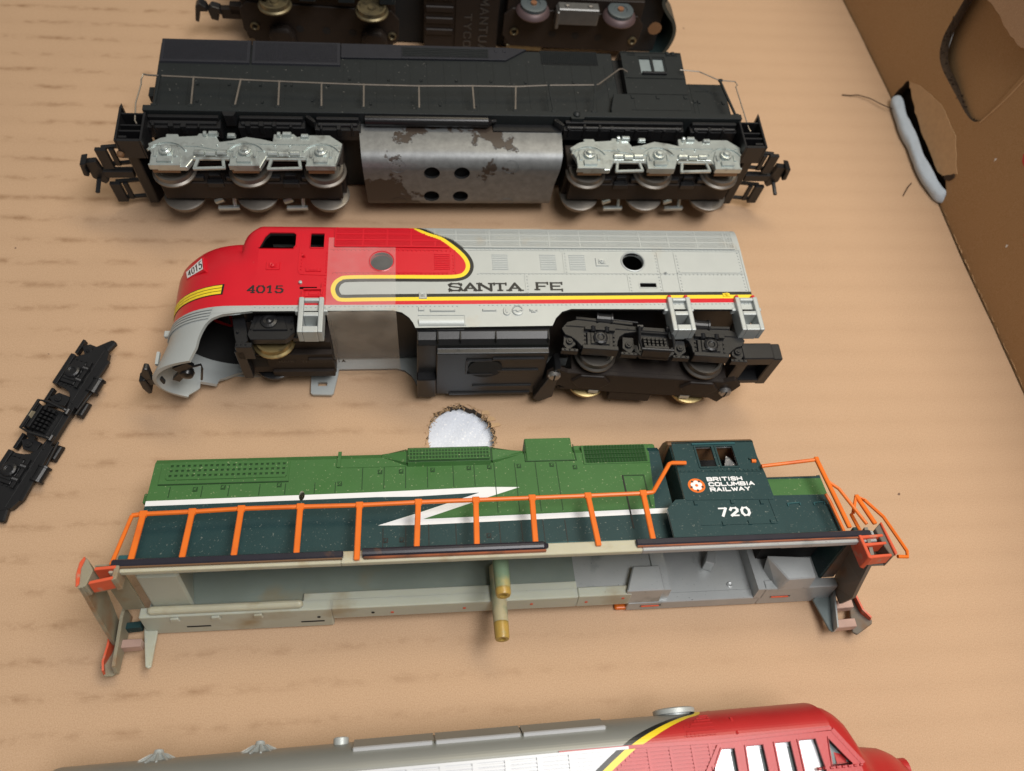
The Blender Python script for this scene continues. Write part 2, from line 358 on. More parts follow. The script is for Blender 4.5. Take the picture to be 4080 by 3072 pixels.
def rrect(x0, y0, x1, y1, r=0.05, n=3):
    out = []
    for cx, cy, a in ((x1-r, y0+r, -90), (x1-r, y1-r, 0), (x0+r, y1-r, 90), (x0+r, y0+r, 180)):
        for i in range(n + 1): t = R(a + 90 * i / n); out.append((cx + r*math.cos(t), cy + r*math.sin(t)))
    return out
def offset_line(path, d):
    """shift an open polyline to its left by d"""
    out = []
    for i, p in enumerate(path):
        a = Vector(path[max(i-1, 0)]); b = Vector(path[min(i+1, len(path)-1)]); t = (b - a).normalized()
        out.append((p[0] - t.y * d, p[1] + t.x * d))
    return out
def smooth_path(pts, n=4):
    """Catmull-Rom through the points"""
    out = []
    for i in range(len(pts) - 1):
        p = [Vector(pts[max(0, min(len(pts)-1, i + k))]) for k in (-1, 0, 1, 2)]
        for j in range(n):
            t = j / n
            q = 0.5 * ((2*p[1]) + (p[2]-p[0])*t + (2*p[0]-5*p[1]+4*p[2]-p[3])*t*t + (-p[0]+3*p[1]-3*p[2]+p[3])*t**3)
            out.append(tuple(q))
    out.append(tuple(pts[-1])); return out
def ridge(mb, path, fmap, wid, h, base=0.0, mi=0):
    """raised strip along a path drawn on a mapped surface; fmap(x, y, off) -> point"""
    L, Rr = offset_line(path, wid/2), offset_line(path, -wid/2)
    rows = []
    for a, b in zip(L, Rr):
        rows.append([fmap(*a, base - 0.02), fmap(*a, base + h), fmap(*b, base + h), fmap(*b, base - 0.02)])
    mb.grid(rows, mi)
    n = len(mb.v); k = len(rows)
    mb.f += [(n-4*k, n-4*k+1, n-4*k+2, n-4*k+3), (n-1, n-2, n-3, n-4)]; mb.m += [mi, mi]
# stroke lettering, merged into one flat sheet per word
GL = {
 'A': [[(0,0),(.5,1),(1,0)],[(.2,.33),(.8,.33)]], 'B': [[(0,0),(0,1),(.75,1),(.95,.88),(.95,.64),(.75,.53),(0,.53)],[(.75,.53),(1,.42),(1,.12),(.8,0),(0,0)]],
 'C': [[(1,.78),(.82,1),(.2,1),(0,.8),(0,.2),(.2,0),(.82,0),(1,.22)]], 'E': [[(1,1),(0,1),(0,0),(1,0)],[(0,.52),(.8,.52)]],
 'F': [[(1,1),(0,1),(0,0)],[(0,.5),(.75,.5)]], 'H': [[(0,0),(0,1)],[(1,0),(1,1)],[(0,.5),(1,.5)]], 'I': [[(.5,0),(.5,1)]],
 'L': [[(0,1),(0,0),(1,0)]], 'M': [[(0,0),(0,1),(.5,.3),(1,1),(1,0)]], 'N': [[(0,0),(0,1),(1,0),(1,1)]],
 'O': [[(.2,0),(.8,0),(1,.2),(1,.8),(.8,1),(.2,1),(0,.8),(0,.2),(.2,0)]], 'R': [[(0,0),(0,1),(.78,1),(1,.85),(1,.6),(.78,.47),(0,.47)],[(.5,.47),(1,0)]],
 'S': [[(1,.8),(.8,1),(.2,1),(0,.82),(.1,.6),(.9,.42),(1,.2),(.8,0),(.2,0),(0,.2)]], 'T': [[(0,1),(1,1)],[(.5,1),(.5,0)]],
 'U': [[(0,1),(0,.2),(.2,0),(.8,0),(1,.2),(1,1)]], 'W': [[(0,1),(.25,0),(.5,.75),(.75,0),(1,1)]], 'Y': [[(0,1),(.5,.48),(1,1)],[(.5,.48),(.5,0)]],
 'D': [[(0,0),(0,1),(.7,1),(1,.75),(1,.25),(.7,0),(0,0)]],
 '0': [[(.25,0),(.75,0),(1,.3),(1,.7),(.75,1),(.25,1),(0,.7),(0,.3),(.25,0)]], '1': [[(.12,.78),(.5,1),(.5,0)]],
 '2': [[(0,.75),(.2,1),(.8,1),(1,.8),(.95,.6),(0,0),(1,0)]], '4': [[(.72,0),(.72,1),(0,.3),(1,.3)]],
 '5': [[(.92,1),(.15,1),(.1,.58),(.7,.62),(1,.4),(.95,.15),(.7,0),(.2,0),(0,.18)]], '7': [[(0,1),(1,1),(.35,0)]],
}
SERIF = {'A': [(0,0),(1,0)], 'N': [(0,0),(0,1),(1,1)], 'F': [(0,0)], 'T': [(.5,0)], 'E': [], '4': [(.72,0)], '1': [(.5,0)], 'I': [(.5,0),(.5,1)]}
SERV = {'T': [(0,1),(1,1)], 'E': [(1,0),(1,1)], 'F': [(1,1)], 'S': [(1,.9),(0,.1)]}
def word_polys(txt, x, y, wch, hch, gap, t, serif=False, slant=0.0, widths=None):
    polys = []
    for ch in txt:
        if ch == ' ': x += wch * 0.9 + gap; continue
        ww = wch * (widths or {}).get(ch, 1.0)
        def P(q, x=x, ww=ww): return Vector((x + q[0]*ww + slant*q[1]*hch, y + q[1]*hch))
        def seg(a, b, th):
            d = (b - a); d = d.normalized() if d.length else Vector((1, 0)); nn = Vector((-d.y, d.x)) * th/2; e = d * th * 0.35
            polys.append([tuple(a - e - nn), tuple(b + e - nn), tuple(b + e + nn), tuple(a - e + nn)])
        for pl in GL[ch]:
            for a, b in zip(pl, pl[1:]):
                th = t
                if serif and abs(P(b).y - P(a).y) < abs(P(b).x - P(a).x) * 0.35: th = t * 0.62
                seg(P(a), P(b), th)
        if serif:
            for q in SERIF.get(ch, []): p = P(q); polys.append([(p.x-t*1.1, p.y-t*.3), (p.x+t*1.1, p.y-t*.3), (p.x+t*1.1, p.y+t*.35), (p.x-t*1.1, p.y+t*.35)])
            for q in SERV.get(ch, []): p = P(q); polys.append([(p.x-t*.3, p.y-t*.9), (p.x+t*.35, p.y-t*.9), (p.x+t*.35, p.y+t*.5), (p.x-t*.3, p.y+t*.5)])
        x += ww + gap
    return polys
def flat_union(mb, polys, fmap, mi=0):
    xs = [p[0] for q in polys for p in q]; ys = [p[1] for q in polys for p in q]
    out = [(min(xs)-.05, min(ys)-.05), (max(xs)+.05, min(ys)-.05), (max(xs)+.05, max(ys)+.05), (min(xs)-.05, max(ys)+.05)]
    V, F, k = cdt(out, (), [(q, 1) for q in polys])
    n = len(mb.v); mb.v += [tuple(fmap(*p)) for p in V]
    for f, m in zip(F, k):
        if m: mb.f.append(tuple(i + n for i in f)); mb.m.append(mi)
    return mb
def onz(z): return lambda x, y, o=0.0: (x, y, z + o)
def wheel_bm(r, flip, c=(0, 0, 0), mi=0):
    """flanged wheel about a z axis; flip = +1 when the outer face looks to +z"""
    mb = MB(); f = flip
    pr = [(0.09, -.13*f), (r*1.0, -.13*f), (r*1.13, -.10*f), (r*1.13, -.05*f), (r*1.02, 0), (r*0.98, .14*f), (r*.84, .14*f), (r*.78, .06*f), (r*.30, .06*f), (r*.26, .13*f), (0.02, .13*f)]
    mb.lathe(pr, c, 'z', 28, mi); return mb

# ================================================================== SETTING: inside of a cardboard box
def jag(pts, amp, n, closed=True):
    """a torn edge: extra points wandering off the line"""
    out = []; m = len(pts)
    for i in range(m if closed else m - 1):
        a, b = Vector(pts[i]), Vector(pts[(i + 1) % m]); d = (b - a); nn = Vector((-d.y, d.x)).normalized() if d.length else Vector((0, 0))
        for k in range(n):
            t = k / n; out.append(tuple(a + d * t + nn * random.uniform(-amp, amp)))
    if not closed: out.append(tuple(pts[-1]))
    return out
WALL_X = 20.33
BOW = [(-14, -1.2), (0, -.57), (2.5, -.40), (6, -.19), (9, -.08), (12.4, -.02), (15, .0), (18.3, .14), (20.6, .21), (44, .6)]
def bow(x):
    for a, b in zip(BOW, BOW[1:]):
        if x <= b[0] or b is BOW[-1]: return a[1] + (b[1]-a[1])*(x-a[0])/(b[0]-a[0])
hole_c = (1.21, 10.05)
hole = []
for i in range(72):
    t = 2*math.pi*i/72; r = 1.06 + 0.045*math.sin(3*t+1) + random.uniform(-.035, .035) + (.05 if i % 9 == 0 else 0)
    hole.append((hole_c[0] + r*math.cos(t)*0.98, hole_c[1] + r*math.sin(t)*1.06))
slit = jag([(19.35, 19.6), (20.5, 19.6), (20.5, 25.6), (19.9, 25.6), (19.55, 24.4), (19.7, 22.9), (19.45, 21.4)], .03, 3)
mb = MB()
edge = [(WALL_X + bow(32-y) - .045 + random.uniform(-.012, .012), y) for y in [-10 + .8*i for i in range(71)]]
sheet(mb, [(-34, -10)] + edge + [(-34, 46)], onz(0), [hole])
floor = mb.build('floor', 'card', solid=0.32, off=-1, inner='card_edge', recalc=False); tag(floor, kind='structure')
mb = MB(); mb.box((-36, -12, -1.2), (24, 48, -.95)); bb = mb.build('box_bottom_light_block', 'card_edge'); tag(bb, kind='structure')  # unseen sheet added to keep world light out of the wall gap
# frayed paper round the cut hole
fr = MB()
for i in range(520):
    t = random.uniform(0, 2*math.pi); r = 1.07 + random.uniform(-.05, .05)
    p = Vector((hole_c[0] + r*math.cos(t)*.98, hole_c[1] + r*math.sin(t)*1.06, random.uniform(-.14, .02)))
    d = Vector((random.uniform(-1, 1), random.uniform(-1, 1), random.uniform(-.4, .5))).normalized() * random.uniform(.04, .16)
    fr.tube([p, p + d*.5 + Vector((0, 0, .02)), p + d], random.uniform(.006, .014), 4)
q = fr.build('torn_fibres', 'card_pale', floor); tag(q, kind='stuff')
for k, (a0, l) in enumerate([(0.35, .26), (.55, .2), (.8, .22)]):
    c = (hole_c[0] + 1.06*math.cos(a0), hole_c[1] + 1.14*math.sin(a0))
    mb = MB(); pl = jag([(c[0]-.06, c[1]-.05), (c[0]+l, c[1]-.02*k), (c[0]+l*.7, c[1]+.09), (c[0]-.02, c[1]+.11)], .02, 3)
    mb.prism([(x, y) for x, y in pl], .012, .035); mb.build('torn_scrap', 'card_pale', floor)
# foam seen through the hole
mb = MB(); rows = []
for j in range(25):
    rows.append([(hole_c[0]-2+4*i/24, hole_c[1]-2+4*j/24, -.34 + .03*math.sin(i*1.3)*math.cos(j*1.1)) for i in range(25)])
mb.grid(rows); fo = mb.build('foam_sheet', 'foam', solid=.5, off=-1, smooth=True, recalc=False)
tag(fo, 'white foam sheet seen through the round hole in the cardboard floor', 'foam sheet')
# ---- the side of the box, right
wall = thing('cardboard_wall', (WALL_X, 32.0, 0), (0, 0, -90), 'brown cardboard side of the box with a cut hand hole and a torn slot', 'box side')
# local frame of the wall: x = towards the camera along the wall, z = up, y = into the room is -y? (face looks to -y local after turn)
def wmap(x, z, o=0.0):
    return (x, bow(x) - o, z)
hh = smooth_path([(6.7, 6.2), (6.85, 4.2), (7.05, 3.3), (7.75, 2.82), (9.4, 2.8), (10.6, 2.86), (11.1, 3.1), (11.3, 3.6), (11.42, 5.6), (11.4, 6.2)], 4)
hand = hh + [(11.3, 6.6), (6.8, 6.6)]
slot = jag([(6.3, -.35), (6.45, .35), (6.62, 1.12), (6.85, 1.16), (7.6, .92), (9.3, .64), (11.4, .72), (11.8, .74), (12.25, .48), (12.3, .02), (12.2, -.35)], .025, 4)
mb = MB()
grid_lines = [((x, -.9), (x, 13)) for x in range(-12, 42, 2)]
sheet(mb, [(-14, -.4), (44, -.4), (44, 13), (-14, 13)], wmap, [hand, slot], (), [])
# extra points so the sheet can bow
bmv = MB(); sheet(bmv, [(-14, -.96), (44, -.96), (44, 13), (-14, 13)], wmap, [hand, slot], (), grid_lines)
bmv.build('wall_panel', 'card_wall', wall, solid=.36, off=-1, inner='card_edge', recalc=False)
# ragged flute edge inside the hand hole
ed = MB()
for k in range(150):
    i = random.randrange(2, len(hh) - 2); a, b = Vector(hh[i]), Vector(hh[i+1]); p = a + (b - a)*random.random()
    q0 = wmap(p.x, p.y, random.uniform(-.30, 0.0)); rr = random.uniform(.02, .07)
    ed.cbox((q0[0] + random.uniform(-.05, .05), q0[1], q0[2] + random.uniform(-.05, .05)), (rr, rr*.8, rr))
o = ed.build('cut_edge', 'card_edge', wall); tag(o, kind='stuff')
# flap pushed back behind the hand hole, hinged on its lower right edge
mb = MB(); fl = [(6.2, 6.9), (6.4, 3.6), (7.2, 2.4), (11.0, 2.4), (11.9, 2.8), (11.9, 6.9)]
def flapmap(x, z, o=0.0):
    k = max(0, 11.2 + .08*(z-3) - x)
    w_ = wmap(x, z, 0); return (w_[0], w_[1] + .012 + .14*k, w_[2])
sheet(mb, fl, flapmap, (), (), [((8, 2.6), (8, 6.9)), ((9.6, 2.6), (9.6, 6.9))])
mb.build('hand_hole_flap', 'card_wall', wall, solid=.30, off=-1, recalc=False)
mb = MB(); ridge(mb, smooth_path([(11.25, 3.2), (11.5, 4.4), (11.62, 5.6), (11.7, 6.8)], 4), wmap, .05, .02); mb.build('fold_crease', 'card_pale', wall)
# torn top layer
tl = jag([(7.6, 5.72), (8.6, 5.82), (9.6, 5.80), (10.5, 5.88), (10.8, 6.02), (11.3, 6.05)], .03, 5, False) + [(12.4, 6.6), (12.4, 9.5), (7.3, 9.5), (7.3, 6.3)]
mb = MB(); sheet(mb, tl, lambda x, z, o=0: (x, wmap(x, z)[1] - .10 - .05*max(0, z-5.7), z)); mb.build('torn_top_layer', 'card', wall, solid=.06, off=-1, recalc=False)
# the strip of liner torn up beside the slot
ts = jag([(6.78, 1.17), (7.18, 1.08), (8.12, .84), (9.36, .70), (11.2, .66), (11.5, .74)], .035, 5, False) + jag([(12.0, 1.36), (10.72, 2.02), (9.02, 2.06), (7.44, 1.56)], .03, 4, False)
mb = MB(); sheet(mb, ts, lambda x, z, o=0: (x, wmap(x, z)[1] - .02 - .10*max(0, 1.2 - z), z)); mb.build('torn_liner', 'card_pale', wall, solid=.018, off=-1, recalc=False)
mb = MB(); sheet(mb, jag([(11.55, .78), (11.9, 1.28), (12.0, 1.2), (11.95, .95), (11.75, .75)], .02, 3), lambda x, z, o=0: (x, wmap(x, z)[1] - .05, z)); mb.build('torn_tab', 'card_edge', wall, solid=.05, recalc=False)
# thin seam of lifted paper along the foot of the wall
for j in range(16):
    x = 12.6 + .62*j + random.uniform(-.1, .1); mb = MB(); ridge(mb, [(x + .12*i, .07 + random.uniform(-.03, .03)) for i in range(random.randint(3, 5))], wmap, .022, .012); mb.build('frayed_paper', 'card_pale', wall)
mb = MB(); mb.box((6.0, .5, -.6), (13, .9, 1.6)); mb.build('slot_shade_block', 'card_edge', wall)  # dark block behind the slot: the shade inside put into the colour
# small printed and scuffed marks on the wall
mb = MB(); sheet(mb, [(13.72, 4.15), (13.9, 3.98), (14.1, 3.95), (14.2, 4.12), (13.95, 4.3)], lambda x, z: wmap(x, z, .004)); mb.build('red_print', 'red', wall)
for (x, z, s) in ((12.95, 3.0, .10), (15.9, 1.9, .09), (16.1, 2.75, .05)):
    mb = MB(); sheet(mb, jag([(x, z), (x+.06, z+s), (x+.02, z+s*1.8), (x-.05, z+s)], .015, 2), lambda x, z: wmap(x, z, .004)); mb.build('scuff_mark', 'white' if s > .06 else 'orange_red', wall)
# foam strip pushed through the slot
fs = MB(); rows = []
path = smooth_path([(19.98, 25.25), (20.02, 24.9), (19.93, 24.2), (19.92, 23.4), (19.97, 22.6), (19.93, 21.8), (19.98, 21.0), (20.08, 20.3), (20.22, 19.9), (20.36, 19.68)], 3)
for i, (x, y) in enumerate(path):
    e = min(i, len(path)-1-i); k = (.35, .62, .82, .93)[min(e, 3)] * (1 + .09*math.sin(i*.8) + random.uniform(-.05, .05))
    rows.append([(x + .25*k*math.cos(2*math.pi*j/14)*(1 + random.uniform(-.10, .10)), y + .05*math.sin(2*math.pi*j/14), .30 + .32*k*math.sin(2*math.pi*j/14)*(1 + random.uniform(-.10, .10)) - .05*(1 if 3 < j < 6 else 0)) for j in range(14)])
fs.grid(rows, closed=True); n = len(fs.v); fs.f += [tuple(range(14)), tuple(range(n-14, n))]; fs.m += [0, 0]
o = fs.build('foam_strip', 'foam_grey', smooth=True, auto=80); md = o.modifiers.new('round', 'SUBSURF'); md.levels = 1; md.render_levels = 1
tag(o, 'pale grey foam strip pushed through the torn slot at the foot of the box side', 'foam strip')
for pth in ([(17.9, 25.66, .03), (18.25, 25.60, .06), (18.55, 25.60, .10), (19.0, 25.35, .16), (19.4, 24.95, .2), (19.8, 24.7, .2)], [(18.9, 20.1, .02), (19.2, 20.5, .06), (19.45, 20.75, .04)]):
    fb = MB(); fb.tube(pth, .022, 5); o = fb.build('paper_fibre', 'card_edge')
    tag(o, 'thin brown torn paper fibre sticking out by the %s end of the grey foam strip' % ('upper' if pth[0][1] > 22 else 'lower'), 'paper fibre')

# ================================================================== SILVER AND RED STREAMLINED LOCOMOTIVE (tape round it)
# local frame of every locomotive: x along its length, y up in its own sense (away from the viewer), z out of the side that lies uppermost
def sideframe_parts(parent, mats=('black',), z0=0.0, y0=0.0, x0=0.0, rot=0.0, level=1):
    """two-axle cast truck side; x along, y up, z outwards. Returns the frame mesh; pieces hang below it or beside it"""
    T = Matrix.Translation((x0, y0, z0)) @ Matrix.Rotation(R(rot), 4, 'Z')
    k = mats[0]
    def new(): m_ = MB(); m_.T = T; return m_
    mb = new()
    arch = lambda s: [(s*1.08, .04), (s*1.02, .20), (s*.86, .33), (s*.55, .40)]
    low = [(-2.62, .16), (-2.45, .10), (-2.3, -.02), (-2.12, -.22), (-1.12, -.22)] + [p for p in arch(-1)] + arch(1)[::-1] + [(1.12, -.22), (2.12, -.22), (2.3, -.02), (2.45, .10), (2.62, .16)]
    up = [(2.72, .36), (2.55, .60), (2.2, .72), (.7, .60), (-.7, .60), (-2.2, .72), (-2.55, .60), (-2.72, .36)]
    mb.prism(low + up, 0, .22)
    for s in (-1, 1):
        mb.box((s*1.62-.52, -.34, -.02), (s*1.62+.52, -.20, .34))                       # step plate under the journal
        mb.bar((s*.62, .66, .2), (s*2.3, .74, .2), .10, .12)
        mb.chamfer((s*.4-.07, .44, .2), (s*.4+.07, .58, .3), .02)
        mb.cyl((s*.75, .47, .2), (s*.75, .47, .25), .045)
    mb.bar((-2.6, .45, .23), (2.6, .45, .23), .03, .04)
    frame = mb.build('sideframe', k, parent, bevel=.018)
    tgt = frame if level == 1 else parent
    for s in (-1, 1):
        mb = new(); c = s*1.62
        mb.chamfer((c-.40, -.22, .2), (c+.40, .26, .30), .03); mb.box((c-.27, -.16, .29), (c+.27, .20, .35)); mb.box((c-.44, .30, .2), (c+.44, .40, .36))
        mb.lathe([(.21, .3), (.21, .40), (.15, .43), (.10, .43), (.08, .40), (.02, .40)], (c, .03, 0), 'z', 16)
        for a in range(4): mb.cyl((c + .2*math.cos(R(45+90*a)), .03 + .2*math.sin(R(45+90*a)), .33), (c + .2*math.cos(R(45+90*a)), .03 + .2*math.sin(R(45+90*a)), .40), .035, n=6)
        for dx in (-.42, .42):
            for yy in (-.12, .02, .16): mb.cyl((c+dx, yy, .2), (c+dx, yy, .27), .03, n=6)
        mb.build('journal_box', k, tgt, bevel=.008)
        mb = new()
        for dx in (-.2, .2):
            for j in range(4): mb.lathe([(.07, 0), (.09, .02), (.07, .045)], (c+dx, .24 + .045*j, .32), 'y', 10)
        mb.build('spring', k, tgt)
        mb = new(); bx = s*1.45
        mb.cyl((bx-.22, .80, .18), (bx+.22, .80, .18), .16, n=14); mb.cyl((bx-.24, .80, .18), (bx-.18, .80, .18), .19, n=14); mb.cyl((bx+.18, .80, .18), (bx+.24, .80, .18), .19, n=14)
        mb.cyl((bx-s*.2, .80, .18), (s*.45, .74, .2), .035, n=6)
        mb.build('brake_cylinder', k, tgt, bevel=.006)
        for e in (-1, 1):                                                              # brake shoes each side of the wheel
            mb = new(); hx = c + e*.86
            mb.prism([(hx-.16, .26), (hx+.16, .26), (hx+.18, -.10), (hx+.05*e, -.30), (hx-.18, -.12)], -.02, .12)
            mb.box((hx-.24, -.36, -.02), (hx+.24, -.27, .18)); mb.cyl((hx, -.02, .1), (hx, -.02, .19), .10, n=10); mb.cyl((hx, -.02, .1), (hx, -.02, .22), .05, n=8)
            for q in (-.14, 0, .14): mb.cyl((hx+q, -.31, .18), (hx+q, -.31, .21), .03, n=6)
            mb.build('brake_shoe', k, tgt, bevel=.01)
    # swing hanger with its leaf springs
    mb = new()
    mb.tube([(-.46, .56, .30), (-.46, .46, .36), (-.50, .0, .44), (-.46, -.30, .46), (.46, -.30, .46), (.50, .0, .44), (.46, .46, .36), (.46, .56, .30)], .05, 6)
    for s in (-1, 1): mb.cyl((s*.52, .54, .3), (s*.34, .54, .3), .075, n=10)
    mb.prism([(-.62, .02), (-.58, -.2), (-.4, -.34), (.4, -.34), (.58, -.2), (.62, .02), (.5, .02), (.44, -.2), (-.44, -.2), (-.5, .02)], -.05, .12)
    mb.box((-.40, -.34, .0), (.40, -.26, .42)); mb.box((-.36, -.24, .05), (.36, -.14, .40))
    mb.build('swing_hanger', k, tgt, bevel=.01)
    mb = new(); mb.box((-.44, -.16, .03), (.44, .44, .09)); mb.build('spring_seat', k, tgt)
    mb = new()
    for i in range(6):
        for j in range(3): mb.chamfer((-.36+.12*i, -.12+.12*j, .08), (-.26+.12*i, -.02+.12*j, .34-.03*j), .015)
    o = mb.build('leaf_spring', k, tgt)
    return frame

F7 = thing('locomotive', (-5.8379, 12.5516, 0.0), (0, 0, 0.1), 'silver and red streamlined model locomotive lettered SANTA FE, lying with clear tape round it', 'model locomotive')
RP = smooth_path([(2.08, 3.4), (2.45, 3.385), (2.75, 3.35), (2.93, 3.27), (3.06, 3.14), (3.2, 2.93), (3.36, 2.62), (3.5, 2.25), (3.6, 1.95), (3.64, 1.7)], 3)
NR = len(RP) - 1
RS = [2.08]
for i in range(NR): RS.append(RS[-1] + math.dist(RP[i], RP[i+1]))
def fprof(s):
    if s <= 2.08: return (s, 3.4, 0.0, 1.0)
    for i in range(NR):
        if s <= RS[i+1] or i == NR-1:
            t = min(1, (s - RS[i])/(RS[i+1] - RS[i])); a, b = RP[i], RP[i+1]
            dy, dz = b[0]-a[0], b[1]-a[1]; l = math.hypot(dy, dz)
            return (a[0]+dy*t, a[1]+dz*t, -dz/l, dy/l)
def fm(x, s, o=0.0):
    y, z, ny, nz = fprof(s); return (x, y + ny*o, z + nz*o)
def sv(yv):
    """height as seen square on to the side -> length along the shell"""
    if yv <= 2.08: return yv
    t = .769*yv + 2.173; best = 2.08
    for i in range(0, 200):
        s = 2.08 + i*.01; y, z, *_ = fprof(s)
        if .769*y + .639*z <= t: best = s
        else: break
    return best
ST = RS[-1]
B = smooth_path([(5.45, 3.4), (5.57, sv(2.84)), (6.0, sv(2.62)), (6.45, sv(2.42)), (6.73, sv(2.19)), (7.02, 1.88), (7.17, 1.63), (7.20, 1.42), (7.12, 1.24), (6.95, 1.15), (6.5, 1.12), (5.19, 1.12), (3.85, 1.10), (3.57, 1.02), (3.42, .86), (3.36, .64), (3.40, .43), (3.50, .28), (3.68, .20), (4.4, .21), (7.06, .24), (15.74, .315)], 4)
def band(a, b): return offset_line(B, a) + offset_line(B, b)[::-1]
red_poly = [(1.0, .07)] + [(15.9, .165), (15.9, .315)] + B[::-1] + [(5.45, ST+.1), (1.0, ST+.1)]
bottom = [(1.28, -.12), (5.1, -.10), (5.35, -.17), (5.55, -.34), (5.66, -.52), (5.72, -.68), (9.58, -.63), (9.62, -.55), (9.7, -.38), (9.9, -.16), (10.18, -.06), (15.72, -.09)]
outline = bottom + [(15.72, ST)] + [(1.28, ST)]
win1 = [(1.30, sv(2.07)), (2.25, sv(2.07)), (2.30, sv(2.14)), (2.30, sv(2.54)), (2.22, sv(2.61)), (1.55, sv(2.61)), (1.43, sv(2.45))]
win2 = rrect(2.71, sv(2.07), 3.12, sv(2.61), .03)
port = lambda x, y: ellipse(x, y, .33, .32)
holes = [win1, win2, port(4.77, 1.60), port(12.24, 1.635), rrect(12.34, .70, 12.83, .845, .02), rrect(2.5, .62, 2.98, .70, .02)]
regs = [(red_poly, 1), (band(0, .125), 2), (band(.125, .235), 3)]
regs[0] = (red_poly, 1)
# order: red first, then yellow and black along its edge
lines = [((1.28, s), (15.72, s)) for s in RS[:-1]]
sh = MB(); sheet(sh, outline, fm, holes, regs, lines)
body = sh.build('body_side', ['silver', 'red', 'yellow', 'blackp'], F7, solid=.10, off=-1, inner='dark', recalc=False)
fh = MB(); mir = lambda x, s, o=0: (lambda p: (p[0], p[1], 3.4 - p[2]))(fm(x, s, o))
sheet(fh, outline, mir, [], [], lines); fh.build('far_side', 'silver', F7, solid=.10, off=1, inner='silver_in', recalc=False)
# rear wall
mb = MB(); rp = [(p[0], p[1]) for p in RP]; rear = [(-.09, 3.38), (2.0, 3.38)] + [(a, b - .02) for a, b in rp] + [(a, 3.4 - b + .02) for a, b in rp[::-1]] + [(-.09, .02)]
mb.prism([(a, b) for a, b in rear], 15.62, 15.73, 'x'); mb.build('rear_wall', 'silver', F7)
mb = MB(); mb.cyl((15.7, 1.55, 2.6), (15.98, 1.55, 2.6), .10, .07, 12); mb.cyl((15.98, 1.55, 2.6), (16.03, 1.55, 2.6), .05, .02, 12); mb.build('rear_peg', 'silver', F7, smooth=True)
# ---- nose
XF = [(-1.5, -1.64), (-1.35, -1.60), (-.9, -1.42), (-.5, -1.30), (-.19, -1.28), (0, -1.24), (.07, -1.24), (.5, -1.26), (1.0, -1.30), (1.43, -1.31), (1.85, -1.30), (2.1, -1.24), (2.25, -1.12), (2.34, -1.02), (2.5, -.85), (2.62, -.62), (2.72, -.35), (2.8, .05), (2.86, .4), (2.9, .70), (3.64, .70)]
def lerp(tab, t):
    if t <= tab[0][0]: return tab[0][1]
    for a, b in zip(tab, tab[1:]):
        if t <= b[0]: return a[1] + (b[1]-a[1])*(t-a[0])/(b[0]-a[0])
    return tab[-1][1]
def fhw(y):
    if y <= 2.08: return 1.7 - (.35*((-y)/1.35)**1.5 if y < 0 else 0)
    return lerp([(a, b - 1.7) for a, b in RP], y)
XB = 1.30
NE = [(-2, 2.3), (.07, 2.1), (.5, 1.95), (1.0, 1.85), (1.5, 1.8), (2.0, 1.85), (2.34, 2.1), (2.5, 2.2), (3.66, 2.2)]
W1 = [(-2, 1.30), (-1.35, 1.31), (-.8, 1.51), (-.3, 1.65), (0, 1.69), (1.1, 1.69), (1.5, 1.66), (1.8, 1.57), (2.0, 1.49), (2.2, 1.39), (2.4, 1.29), (2.55, 1.2), (2.65, 1.1), (2.72, 1.0), (2.8, .8), (2.86, .5), (2.9, .08), (3.64, .02)]
XJ = [(-2, .75), (2.9, .75), (3.05, .84), (3.25, .96), (3.45, 1.09), (3.58, 1.19), (3.64, 1.27)]
def nose(u, y, o=0.0):
    """u -1..1 round the nose from the near side to the far side: a rounded hood, then the cab front flaring to full width"""
    def pt(u, y):
        xf, w1, xj, hw, n = lerp(XF, y), lerp(W1, y), lerp(XJ, y), fhw(y), lerp(NE, y); a = abs(u); sg = 1 if u > 0 else -1
        w1 = min(w1, hw)
        if a <= .7: f = a/.7*math.pi/2; x = xj - (xj - min(xf, xj))*math.cos(f)**(2/n); w = w1*math.sin(f)**(2/n)
        else:
            t = (a-.7)/.3; f = t*math.pi/2; k = max(0, min(1, (y - 1.7)/.7)); k = k*k*(3-2*k)
            x = k*(XB - (XB - xj)*max(0, math.cos(f))**(2/2.1)) + (1-k)*(xj + (XB - xj)*t); w = w1 + (hw - w1)*(k*math.sin(f)**(2/2.1) + (1-k)*t)
        return Vector((x, y, 1.7 - sg*w))
    p = pt(u, y)
    if o:
        t1 = pt(min(u+.01, 1), y) - pt(max(u-.01, -1), y); t2 = pt(u, y+.01) - pt(u, y-.01); n = t1.cross(t2).normalized()
        c = Vector((XB, min(y, 1.5), 1.7))
        if n.dot(p - c) < 0: n = -n
        p = p + n*o
    return tuple(p)
def ucut(y, xcut):
    xf, xj, n = lerp(XF, y), lerp(XJ, y), lerp(NE, y)
    if xcut <= xj: k = max(0, min(1, (xj - xcut)/(xj - xf))); return math.acos(k**(n/2))/(math.pi/2)*.7
    return .7 + .3*max(0, min(1, (xcut - xj)/(XB - xj)))
ys = [.07, .3, .5, .7, .9, 1.1, 1.3, 1.5, 1.7, 1.85, 2.0, 2.1, 2.2, 2.3, 2.4, 2.48, 2.55, 2.61, 2.66, 2.72, 2.76, 2.79, 2.82, 2.85, 2.87, 2.9, 3.0, 3.15, 3.3, 3.42, 3.52, 3.59, 3.63]
us = [i/30 for i in range(-30, 31)]
mb = MB(); mb.grid([[nose(u, y) for u in us] for y in ys])
mb.build('nose', 'red', F7, solid=.08, off=-1, inner='dark', smooth=True, auto=60)
CUT = [(-1.5, -.42), (-1.35, -.36), (-1.04, -.20), (-.76, -.14), (-.55, -.05), (-.39, .06), (-.27, .22), (-.18, .5), (-.13, 1.0), (-.11, 1.3)]
